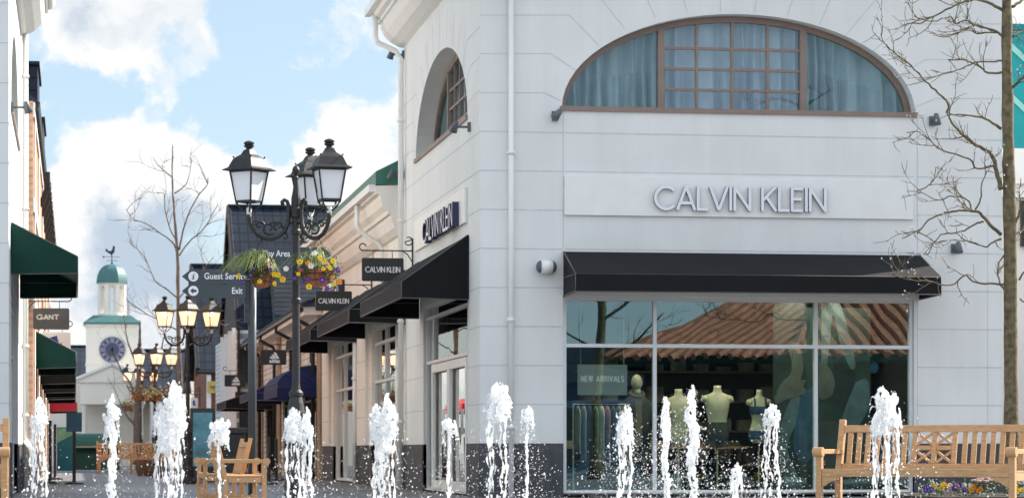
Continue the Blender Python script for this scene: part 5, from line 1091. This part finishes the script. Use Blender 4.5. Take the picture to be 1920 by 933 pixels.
# ================================================================== SHOP INTERIOR
def torso(px, ztop, Y, wear, label, sc=1.0, female=False):
    X = Xat(px, Y); t = thing('mannequin', (X, Y, .04), label, 'mannequin', 'torso mannequins in the shop window')
    z = ztop; S = sc
    if female: prof = [(-.86, .10, .07), (-.80, .165, .10), (-.72, .175, .11), (-.62, .145, .095), (-.52, .115, .08), (-.44, .12, .085), (-.36, .145, .11), (-.30, .15, .105), (-.22, .155, .085), (-.17, .165, .07), (-.135, .12, .06), (-.11, .06, .05), (-.06, .045, .045), (0, .045, .045)]
    else: prof = [(-.86, .13, .085), (-.80, .165, .10), (-.70, .165, .105), (-.60, .15, .095), (-.50, .15, .095), (-.38, .175, .11), (-.28, .19, .115), (-.21, .21, .10), (-.16, .215, .08), (-.13, .14, .07), (-.10, .07, .06), (-.05, .058, .055), (0, .058, .055)]
    def ringset(zlo, zhi, inf):
        rr = []; zs_ = sorted({max(zlo, min(zhi, q[0])) for q in prof} | {zlo, zhi})
        for zq in zs_:
            for a, b in zip(prof, prof[1:]):
                if a[0] <= zq <= b[0] + 1e-9: f = (zq - a[0]) / (b[0] - a[0]); hx, hy = a[1] + (b[1] - a[1]) * f, a[2] + (b[2] - a[2]) * f; break
            ring = []
            for k in range(24):
                an = 2 * pi * k / 24; x = (hx + inf) * S * cos(an); y = (hy + inf) * S * sin(an)
                if -.42 < zq < -.22: y += (-.028 if sin(an) < 0 else 0) * max(0, 1 - abs(abs(cos(an)) - .5) * 2.2) * (1.25 if female else .6)
                ring.append(Vector((X + x, Y + y, z + zq * S)))
            rr.append(ring)
        return rr
    m = MB(); m.rings(ringset(-.86, 0, 0))
    for s in (-1, 1): m.tube([Vector((X + s * .15 * S * (.8 if female else 1), Y, z - .19 * S)), Vector((X + s * .20 * S * (.8 if female else 1), Y, z - .205 * S)), Vector((X + s * .225 * S * (.8 if female else 1), Y, z - .25 * S))], [.055 * S, .058 * S, .045 * S], 12)
    if not female:
        for s in (-1, 1): m.ball((X + s * .075, Y - .072, z - .29), .075, 2, (1, .5, .62))
        for s in (-1, 1):
            for k in range(2): m.ball((X + s * .035, Y - .075, z - .42 - .07 * k), .036, 2, (1, .45, .9))
    m.build('torso', SKIN, t, smooth=True)
    m = MB(); m.tube([(X, Y, .06), (X, Y, z - .85 * S)], .014, 8); m.lathe([(.16, .04), (.16, .055), (.02, .06)], (X, Y, 0), 20); m.build('stand', SKIN, t)
    if wear == 'shorts':
        m = MB(); m.rings(ringset(-.86, -.555, .012), cap=False)
        for s in (-1, 1): m.tube([(X + s * .085, Y, z - .84), (X + s * .095, Y, z - .93)], [.10, .105], 16, cap=False)
        m.build('shorts', DGREY, t, smooth=True)
    if wear == 'bikini':
        m = MB(); m.rings(ringset(-.80, -.66, .008), cap=False); m.rings(ringset(-.40, -.27, .008), cap=False)
        for s in (-1, 1):
            m.tube([(X + s * .085, Y - .12 * S, z - .27 * S), (X + s * .085, Y - .075, z - .14), (X + s * .07, Y + .07, z - .14)], .014, 6)
        m.build('bikini', BLUEB, t, smooth=True)
    return t
MY = FY + 1.0
torso(1272, zat(728, 9, MY), MY + .25, 'none', 'pale bare torso mannequin half hidden by the tall jet, leftmost of the three torsos')
torso(1345, zat(722, 9, MY), MY, 'shorts', 'pale male torso mannequin in dark grey shorts in the middle of the window')
torso(1423, zat(729, 9, MY), MY + .1, 'bikini', 'slim pale mannequin in dark blue crop top and briefs', .95, True)
# hooded mannequin
X, Y = Xat(1194, FY + 1.5), FY + 1.5; zh = zat(714, X, Y); t = thing('mannequin', (X, Y, .04), 'full mannequin with egg head in an open dark jacket left of the torsos', 'mannequin')
m = MB(); m.ball((X, Y, zh - .02), .105, 3, (.82, .95, 1.2)); m.tube([(X, Y, zh - .10), (X + .01, Y, zh - .22)], [.052, .06], 14); m.build('head', SKIN, t, smooth=True)
m = MB(); m.rings([[Vector((X + a * cos(2 * pi * k / 20), Y + b * sin(2 * pi * k / 20), z)) for k in range(20)] for a, b, z in ((.20, .14, zh - 1.0), (.21, .15, zh - .7), (.22, .15, zh - .45), (.23, .14, zh - .33), (.15, .11, zh - .24), (.08, .08, zh - .2))])
for s in (-1, 1): m.tube([(X + s * .21, Y, zh - .33), (X + s * .27, Y + .01, zh - .60), (X + s * .26, Y - .04, zh - .88)], [.065, .06, .045], 12)
m.build('jacket', DGREY, t, smooth=True)
m = MB(); m.tube([(X + .095 * cos(k), Y + .085 * sin(k), zh - .20 - .05 * sin(k) * -1) for k in [2 * pi * j_ / 12 for j_ in range(13)]], .04, 8); m.build('hood', M_('beige_hood', (.12, .11, .08), .9, .1), t, smooth=True)
m = MB(); m.prism([(X - .05, Y - .16, zh - .98), (X + .05, Y - .16, zh - .98), (X + .05, Y - .155, zh - .3), (X - .05, Y - .155, zh - .3)], (0, .01, 0)); m.build('inner_shirt', M_('beige_shirt', (.16, .14, .10), .9, .1), t)
m = MB()
for s in (-1, 1): m.tube([(X + s * .10, Y, zh - .98), (X + s * .10, Y, .12)], [.095, .06], 12)
m.build('trousers', DGREY, t, smooth=True)
# new arrivals board
Y = FY + .55; x0, x1, z0, z1 = Xat(1083, Y), Xat(1176, Y), zat(740, 8, Y), zat(683, 8, Y); t = thing('window_sign', ((x0 + x1) / 2, Y, z0), 'pale grey board with white capitals hung in the left pane', 'sign')
m = MB(); m.box(x0, x1, Y, Y + .02, z0, z1); m.build('board', M_('pale_grey_board', (.30, .32, .32), .5, .04), t)
m = MB(); strokes(m, 'NEW ARRIVALS', (x1 - x0) * .86, (z1 - z0) * .19, .019, lambda u, v, d: Vector((x0 + (x1 - x0) * .07 + u, Y - d, z0 + (z1 - z0) * .44 + v)), .001, .005, gap=.20, wide=.80); m.build('lettering', [LETW, LETW], t)
m = MB()
for x in (x0 + .05, x1 - .05): m.tube([(x, Y + .01, z1), (x, Y + .01, 3.3)], .003, 4)
m.build('hanging_wire', ALU, t)
# clothes rail
Y = FY + 1.0; x0, x1 = Xat(1075, Y), Xat(1180, Y); zr = zat(757, 8, Y); t = thing('clothes_rail', ((x0 + x1) / 2, Y, .04), 'clothes rail under the pale board in the left pane', 'clothes rail')
m = MB(); m.tube([(x0, Y, .05), (x0, Y, zr), (x1, Y, zr), (x1, Y, .05)], .014, 8); m.build('rail', ALU, t)
cl = [(.34, .38, .36), (.42, .36, .26), (.05, .05, .06), (.06, .22, .16), (.55, .52, .46), (.45, .22, .15), (.08, .10, .14), (.3, .3, .28), (.5, .42, .34)]
for k, cc in enumerate(cl):
    x = x0 + .07 + (x1 - x0 - .14) * k / (len(cl) - 1); rr = []
    for j_, (hw_, z) in enumerate(((.03, -.03), (.20, -.10), (.23, -.2), (.20, -.5), (.22, -.75 - .1 * (k % 3)))):
        rr.append([Vector((x + (.025 + .006 * sin(a * 3 + k)) * cos(a), Y + hw_ * sin(a), zr + z)) for a in [2 * pi * q / 16 for q in range(16)]])
    m = MB(); m.rings(rr); m.tube([(x, Y, zr - .03), (x, Y, zr + .015)], .004, 4); tag(m.build('hanging_garment', M_('garment_cloth_%d' % k, cc, .9, .12, 20), smooth=True, loc=(x, Y, zr)), ['pale grey', 'sand', 'black', 'dark green', 'cream', 'rust coloured', 'dark blue grey', 'mid grey', 'light beige'][k] + ' garment hanging on the rail under the pale board', 'garment', 'garments on the rail')
# display tables with folded clothes
for k, (px, Yt, lab) in enumerate(((1300, FY + 3.2, 'low display table with folded clothes behind the torsos'), (1130, FY + 3.6, 'display table with folded clothes deep behind the rail'))):
    X = Xat(px, Yt); t = thing('display_table', (X, Yt, .04), lab, 'table'); m = MB(); m.box(X - .8, X + .8, Yt - .35, Yt + .35, .72, .76); m.build('table_top', TEAKY, t)
    for sx in (-.74, .74):
        for sy in (-.3, .3): m = MB(); m.box(X + sx - .025, X + sx + .025, Yt + sy - .025, Yt + sy + .025, .04, .72); m.build('leg', SIGNB, t)
    for q in range(5):
        m = MB(); xx = X - .62 + q * .31
        for e in range(3): m.box(xx - .11, xx + .11 - .01 * e, Yt - .2, Yt + .12, .761 + e * .03, .787 + e * .03)
        tag(m.build('folded_clothes', M_('folded_%d%d' % (k, q), [(.5, .48, .45), (.05, .06, .1), (.3, .1, .08), (.4, .4, .42), (.1, .14, .12)][q], .9, .1), bevel=.006, loc=(xx, Yt, .76)), ['white', 'navy', 'maroon', 'grey', 'olive'][q] + ' folded pile on the ' + ['low table behind the torsos', 'table deep behind the rail'][k], 'clothes pile', 'folded clothes')
# wall shelving deep in the shop
t = thing('shelf_unit', (Xat(1340, FY + 5.8), FY + 5.8, .04), 'dark shelf unit along the back of the shop', 'shelf'); m = MB(); xs0 = Xat(1075, FY + 5.8); 
for z in (.5, 1.0, 1.5, 2.0): m.box(xs0, xs0 + 3.6, FY + 5.7, FY + 6.0, z, z + .03)
m.build('shelf', M_('mid_grey_shelf', (.16, .17, .17), .6), t)
m = MB()
for z in (.53, 1.03, 1.53, 2.03):
    for q in range(9):
        if random.random() < .8: m.box(xs0 + .1 + q * .39, xs0 + .36 + q * .39, FY + 5.72, FY + 5.95, z, z + random.uniform(.08, .25))
m.build('stacked_clothes', M_('mixed_cloth', (.2, .18, .15), .9, .9, 2.5), t)
# large printed backdrop with generic figures in soft clothes
Y = FY + .75; x0, x1 = Xat(1450, Y), Xat(1632, Y); z1 = zat(575, 10, Y); z0 = .08
t = thing('window_poster', ((x0 + x1) / 2, Y, z0), 'tall green grey printed backdrop of posed figures at the right of the window', 'poster')
m = MB(); m.box(x0, x1, Y, Y + .03, z0, z1); m.build('print_sheet', M_('print_green_grey', (.018, .045, .04), .7, .5, 1.6), t)
pc = {'s': M_('print_skin_tone', (0.097, 0.105, 0.092), .7, .25, 5), 'c': M_('print_cloth_pale', (.09, .15, .17), .7, .35, 4), 'd': M_('print_shadow', (.012, .025, .03), .7, .3, 4), 'b': M_('print_blue', (.02, .08, .14), .7, .3, 4)}
def pp(px, py): v = at(px, py, Y - .004); return v
FG = [('d', [(1452, 560), (1500, 562), (1520, 600), (1500, 660), (1462, 700), (1450, 690)]), ('s', [(1476, 650), (1490, 640), (1500, 652), (1506, 690), (1494, 725), (1474, 742), (1456, 738), (1466, 716), (1482, 700), (1484, 676)]),
      ('s', [(1452, 742), (1490, 716), (1512, 712), (1506, 724), (1514, 734), (1496, 742), (1476, 748), (1456, 756)]), ('c', [(1482, 748), (1502, 745), (1494, 790), (1480, 820), (1478, 850), (1496, 890), (1508, 926), (1486, 926), (1466, 880), (1460, 840), (1466, 790)]),
      ('b', [(1502, 742), (1526, 726), (1530, 800), (1520, 860), (1496, 858), (1488, 820)]), ('c', [(1540, 560), (1572, 566), (1588, 610), (1604, 680), (1594, 690), (1574, 640), (1562, 590), (1556, 640), (1548, 700), (1540, 690)]),
      ('s', [(1536, 676), (1556, 690), (1566, 720), (1560, 740), (1536, 744)]), ('d', [(1556, 640), (1572, 650), (1590, 720), (1580, 760), (1560, 745), (1566, 712)]), ('c', [(1604, 716), (1626, 712), (1630, 760), (1608, 800), (1588, 830), (1576, 800), (1590, 750)]), ('d', [(1584, 690), (1604, 700), (1596, 730), (1578, 720)])]
for k, (c_, poly) in enumerate(FG):
    m = MB(); q = [pp(x, y + 0) - Vector((0, .0012 * k, 0)) for x, y in poly]; q = smoothp(q + [q[0]], 4)[:-1]; m.prism(q, (0, .001, 0)); m.build('printed_shape', pc[c_], t)
m = MB(); bx = at(1636, 688, FY + 1.2); m.ball(bx, .1, 3); tag(m.build('blue_globe_lamp', M_('blue_globe', (.12, .35, .6), .3), smooth=True, loc=bx), 'small blue globe beside the tall printed backdrop', 'globe ornament')
m = MB(); m.tube([bx + Vector((0, 0, .1)), Vector((bx.x, bx.y, 3.3))], .006, 5); m.build('cord', SIGNB, bpy.data.objects['blue_globe_lamp'])
# ================================================================== FOUNTAIN JETS
WM = bpy.data.materials.new('foaming_water'); WM.use_nodes = True; b_ = WM.node_tree.nodes['Principled BSDF']
b_.inputs['Base Color'].default_value = (.93, .95, .97, 1); b_.inputs['Roughness'].default_value = .12; b_.inputs['IOR'].default_value = 1.33; b_.inputs['Transmission Weight'].default_value = .45
b_.inputs['Subsurface Weight'].default_value = 0
tn = WM.node_tree.nodes; tl = WM.node_tree.links; n1 = tn.new('ShaderNodeTexNoise'); n1.inputs['Scale'].default_value = 22; n1.inputs['Detail'].default_value = 4; c_ = tn.new('ShaderNodeTexCoord'); tl.new(c_.outputs['Object'], n1.inputs['Vector'])
mr = tn.new('ShaderNodeMapRange'); mr.inputs[1].default_value = .44; mr.inputs[2].default_value = .60; mr.inputs[3].default_value = .08; mr.inputs[4].default_value = .85; tl.new(n1.outputs['Fac'], mr.inputs[0]); tl.new(mr.outputs[0], b_.inputs['Transmission Weight'])
trn = tn.new('ShaderNodeBsdfTranslucent'); trn.inputs[0].default_value = (.95, .95, .95, 1); ms = tn.new('ShaderNodeMixShader'); ms.inputs[0].default_value = .56; o_ = tn['Material Output']; tl.new(b_.outputs[0], ms.inputs[1]); tl.new(trn.outputs[0], ms.inputs[2]); tl.new(ms.outputs[0], o_.inputs[0])
DM = WM.copy(); DM.name = 'white_spray'; [setattr(n_.inputs[0], 'default_value', .72) for n_ in DM.node_tree.nodes if n_.type == 'MIX_SHADER']
DT = bpy.data.textures.new('ripple', 'CLOUDS'); DT.noise_scale = .035; DT.noise_depth = 2
NOZ = M_('steel_nozzle', (.4, .4, .42), .3, metal=.8)
DROPS = []
def jet(label, Y, cols, splash, seed, nd):
    """cols: (px, top_py, width_px, head_px, flare_px at y 860, lean)"""
    rnd = random.Random(seed); base = at(cols[0][0], 845, Y); base.z = 0; t = thing('water_jet', base, label, 'fountain jet', 'fountain jets')
    s = FPX / Dp(base.x, Y); m = MB(); yb = 845 + CH * s
    for (px, tp, wd, hd, style) in cols:
        ph = rnd.uniform(0, 6); lean = rnd.uniform(-1, 1)
        wob = lambda y: 2.2 * sin(y * .05 + ph) + .9 * sin(y * .17 + ph * 2)
        hw_ = lambda f: wd * .5 * min(1, (max(f, 0) * 3.4 + .02) ** .55) * (1 - .30 * max(0, f) ** 2)
        # head: many thin upward and falling streaks sharing one outline, hollow in places
        n = int(hd / 2.0); pl, pr2 = rnd.uniform(0, 6), rnd.uniform(0, 6); edge = lambda y, sg: 1 + .34 * sin(y * .075 + (pl if sg < 0 else pr2)) + .16 * sin(y * .19 + (pl if sg < 0 else pr2) * 2)
        for i in range(n):
            f = (i + .5) / n; y = tp + hd * f; W_ = hw_(f)
            for q in range(3):
                a_ = rnd.uniform(0, 2 * pi); e = rnd.uniform(.55, .95) * edge(y, cos(a_)); rr = rnd.uniform(1.2, 1.2 + W_ * .24)
                c = at(px + cos(a_) * W_ * e + wob(y), y + rnd.uniform(-3, 3), Y); c.y += sin(a_) * W_ * e * .7 / s
                m.ball(c, rr / s, 1, (1, .8, rnd.uniform(1.2, 2.4)), .18)
            if rnd.random() < .5: c = at(px + rnd.uniform(-.35, .35) * W_ + wob(y), y, Y); m.ball(c, max(2.0, W_ * .30) / s, 1, (1, .8, 1.6), .1)
        # strands from the head down to the nozzle
        ns, base_w, spl = {'thin': (2, .05, 0), 'thick': (8, .26, .05), 'splay': (7, .24, .42), 'two': (7, .36, .05)}[style]
        for q in range(ns):
            u0 = 0 if ns == 1 else ((-1, 1)[q % 2] * (1 if (style != 'thick' and q < 2) else rnd.uniform(.1, 1.1))); pts = []; rad = []; y = tp + hd * rnd.uniform(.3, .7) ; p2 = rnd.uniform(0, 6)
            while y < yb:
                f = max(0, (y - tp - hd * .6) / 120); x = px + u0 * wd * (base_w + spl * f * (.6 + .4 * (q > 1))) + wob(y) * (.5 if ns == 2 else 1) + 2.0 * sin(y * .11 + p2) * (q > 1)
                c = at(x, y, Y); c.y += sin(p2 + y * .02) * wd * .2 / s; pts.append(c); k = 1 + .42 * sin(y * .23 + p2) + rnd.uniform(-.3, .3)
                rad.append(max(.7, ((2.2, 1.0)[q] if ns == 2 else (2.2 if q < 2 else 1.15)) * k) / s); y += 3.2
            if q > 2:           # break the outer strands into beads lower down
                cut = int(len(pts) * rnd.uniform(.35, .7))
                for k in range(cut, len(pts), 3): m.ball(pts[k] + Vector((rnd.gauss(0, 2.0) / s, 0, 0)), rnd.uniform(1.2, 3.0) / s, 1, (1, 1, rnd.uniform(1, 2.6)), .1)
                pts, rad = pts[:cut], rad[:cut]
            if len(pts) > 2: m.tube(pts, rad, 7)
        # ligaments thrown off the head
        for q in range(int(wd / 3) + 2):
            sg = rnd.choice((-1, 1)); a = at(px + sg * wd * .35, tp + hd * rnd.uniform(.2, .9), Y); pts = [a]; vx = sg * rnd.uniform(.1, .5) * wd / s * .12; vz = rnd.uniform(-.004, .012)
            for k in range(7): pts.append(pts[-1] + Vector((vx, rnd.gauss(0, .002), vz))); vz -= .0055; vx *= .93
            m.tube(pts, [1.7 / s * (1 - k / 11) for k in range(len(pts))], 6); m.ball(pts[-1], 2.2 / s, 1)
    o = m.build('water_column', WM, t, smooth=True)
    r = o.modifiers.new('merge', 'REMESH'); r.mode = 'VOXEL'; r.voxel_size = .0050; r.use_smooth_shade = True
    d = o.modifiers.new('ripple', 'DISPLACE'); d.texture = DT; d.strength = .010; d.mid_level = .5; d.texture_coords = 'LOCAL'
    m = MB(); m.lathe([(.04, .004), (.04, .03), (.02, .04)], base, 12); m.build('nozzle', NOZ, t)
    m = MB(); cx = sum(c[0] for c in cols) / len(cols); tp = min(c[1] for c in cols); wmx = max(c[2] for c in cols)
    for _ in range(nd):
        u = rnd.random() ** .62; y = tp + (955 - tp) * u; spread = wmx * .5 + splash * u ** 1.3
        c = at(cx + rnd.gauss(0, .5) * spread, y, Y + rnd.gauss(0, .12)); rr = min(rnd.lognormvariate(math.log(.0021), .5), .008)
        m.ball(c, rr, 1, (1, 1, rnd.uniform(.8, 1.8)), .1)
    tag(m.build('droplets', DM, t, smooth=True), kind='stuff')
J = [('jet left of all, splitting in two strands over the left bench', 21.5, [(73, 745, 26, 60, 'splay')], 60, 150),
     ('thick leaning jet in front of the clock tower', 22.5, [(210, 740, 25, 95, 'thick')], 50, 140),
     ('broadest double jet right of the clock tower with a tall right peak', 21, [(329, 712, 38, 130, 'thick'), (303, 757, 26, 90, 'splay')], 50, 190),
     ('short cone headed jet on a thin stem before the end-on benches', 22, [(412, 785, 34, 48, 'thin')], 45, 60),
     ('twin headed jet in front of the near lamp post', 21.5, [(550, 766, 30, 60, 'two'), (577, 764, 19, 55, 'two')], 95, 260),
     ('broad double jet between the lamp post and the side doors', 21, [(728, 738, 28, 110, 'two'), (707, 757, 24, 100, 'thick')], 95, 240),
     ('short mushroom topped jet before the side doors', 22.5, [(843, 785, 28, 24, 'thin')], 70, 150),
     ('heart shaped jet with two strands before the shop corner', 21, [(933, 717, 40, 72, 'two')], 100, 200),
     ('slim jet just right of the front downpipe', 22.5, [(989, 762, 20, 28, 'thin')], 80, 190),
     ('ragged jet before the pale board in the left pane', 21.5, [(1172, 762, 27, 70, 'two')], 140, 420),
     ('narrow curving jet at the first window mullion', 22.5, [(1248, 744, 15, 75, 'thick')], 120, 330),
     ('tallest slender white jet before the bare torso', 21, [(1298, 722, 22, 150, 'thick')], 130, 420),
     ('lowest stubby jet between the torsos', 22, [(1381, 868, 18, 50, 'thick')], 90, 160),
     ('round headed jet splashing wide right of the torsos', 21.5, [(1447, 759, 26, 38, 'splay')], 110, 330),
     ('wide white jet in front of the right bench', 21, [(1652, 725, 34, 90, 'two'), (1675, 736, 26, 60, 'two')], 120, 330)]
for k, (lab, Y, cols, sp_, nd) in enumerate(J): jet(lab, Y, cols, sp_, 100 + k, int(nd * 3.0))
# ================================================================== STREET FURNITURE DOWN THE STREET
def stanchion(px, Y, h, lab, head=False):
    X = Xat(px, Y); t = thing('barrier_post', (X, Y, 0), lab, 'barrier post', 'dark posts along the shops'); m = MB(); m.lathe([(.19, 0), (.19, .03), (.05, .06), (.035, .08), (.035, h), (.045, h + .01), (0, h + .03)], (X, Y, 0), 14); m.build('post', SIGNB, t)
    if head: m = MB(); m.box(X - .16, X + .16, Y - .08, Y + .08, h - .02, h + .38); m.build('notice_box', M_('blue_grey_box', (.03, .10, .16), .5), t)
stanchion(139, 59, 1.1, 'black pedestal with blue grey box standing alone in the street', True)
stanchion(504, 58, .95, 'slim dark post right of the end-on benches'); stanchion(518, 66, .95, 'dark post by the navy canopy'); stanchion(552, 60, .95, 'dark post behind the twin headed jet')
stanchion(94, 60, 1.3, 'dark post under the left black awnings'); stanchion(103, 68, 1.3, 'farther dark post under the left black awnings')
X, Y = Xat(380, 62), 62; t = thing('information_totem', (X, Y, 0), 'grey framed information totem with pale blue screen', 'totem'); m = MB(); m.box(X - .27, X + .27, Y, Y + .12, 0, 1.62); m.build('case', POSTM, t, bevel=.01)
m = MB(); m.box(X - .21, X + .21, Y - .012, Y - .002, .35, 1.52); m.build('screen', M_('blue_map_screen', (.12, .36, .48), .25, .5, 2.2), t)
X, Y = Xat(436, 60), 60; t = thing('litter_bin', (X, Y, 0), 'dark litter bin behind the end-on benches', 'bin'); m = MB(); m.box(X - .28, X + .28, Y, Y + .5, 0, 1.05); m.build('body', SIGNB, t, bevel=.02); m = MB(); m.box(X - .31, X + .31, Y - .03, Y + .53, 1.05, 1.18); m.build('lid', POSTM, t, bevel=.02)
# green kiosk
Y = 96; X = Xat(182, Y); t = thing('kiosk', (X, Y, 0), 'dark green kiosk cart with rounded roof before the clock tower', 'kiosk'); w2 = .78
m = MB(); m.box(X - w2, X + w2, Y, Y + 1, .05, .62); m.box(X - w2 + .05, X + w2 - .05, Y + .3, Y + .9, .62, .9); m.build('counter', M_('dark_green_paint', (.01, .06, .035), .5), t); m = MB(); m.prism([(X - w2, Y - .2 + .6 * (1 - cos(a)), .86 + .42 * sin(a)) for a in [pi * k / 8 for k in range(9)]], (2 * w2, 0, 0)); m.build('canopy', M_('green_paint', (.008, .09, .05), .4), t)
m = MB(); m.box(X - w2, X + w2, Y - .22, Y + .02, .80, .85); m.build('trim_rail', M_('cream_rail', (.5, .4, .3), .5), t)
for s in (-1, 1): m = MB(); m.box(X + s * w2 - .03, X + s * w2 + .03, Y - .1, Y, 0, .85); m.build('post', bpy.data.materials['cream_rail'], t)
Y = 92; X = Xat(122, Y); t = thing('teal_stall', (X, Y, 0), 'teal and pale green painted stall front under the red awning', 'stall'); m = MB(); m.box(X - .26, X + .26, Y, Y + .4, .05, 1.45); m.build('panel', M_('teal_panel', (.0, .16, .22), .5, .2, 2), t)
m = MB(); m.prism([(X - .24, Y - .02, .95), (X + .24, Y - .02, 1.2), (X + .24, Y - .02, 1.42), (X - .24, Y - .02, 1.42)], (0, .018, 0)); m.build('painted_wave', M_('pale_green_paint', (.15, .42, .30), .5, .2), t)
# wicker planters and low hedge by the far lamps
for k, (px, Y, lab) in enumerate(((272, 78, 'brown wicker planter with dry shrub in front of the far bench'), (296, 74, 'dark planter with dry shrub behind the broadest double jet'))):
    X = Xat(px, Y); t = thing('planter', (X, Y, 0), lab, 'planter'); m = MB(); m.lathe([(.2, 0), (.26, .2), (.28, .45), (.24, .45), (.02, .42)], (X, Y, 0), 14); m.build('pot', M_('brown_wicker_%d' % k, (.13, .07, .04), .9, .4, 30, .8, 60), t); m = MB(); leaves(m, Vector((X, Y, .62)), .26, 200, .03); m.build('shrub', M_('dry_shrub_%d' % k, (.12, .08, .03), .8, .5, 9), t)
# patio umbrella canopy, left
X, Y = Xat(112, 80), 80
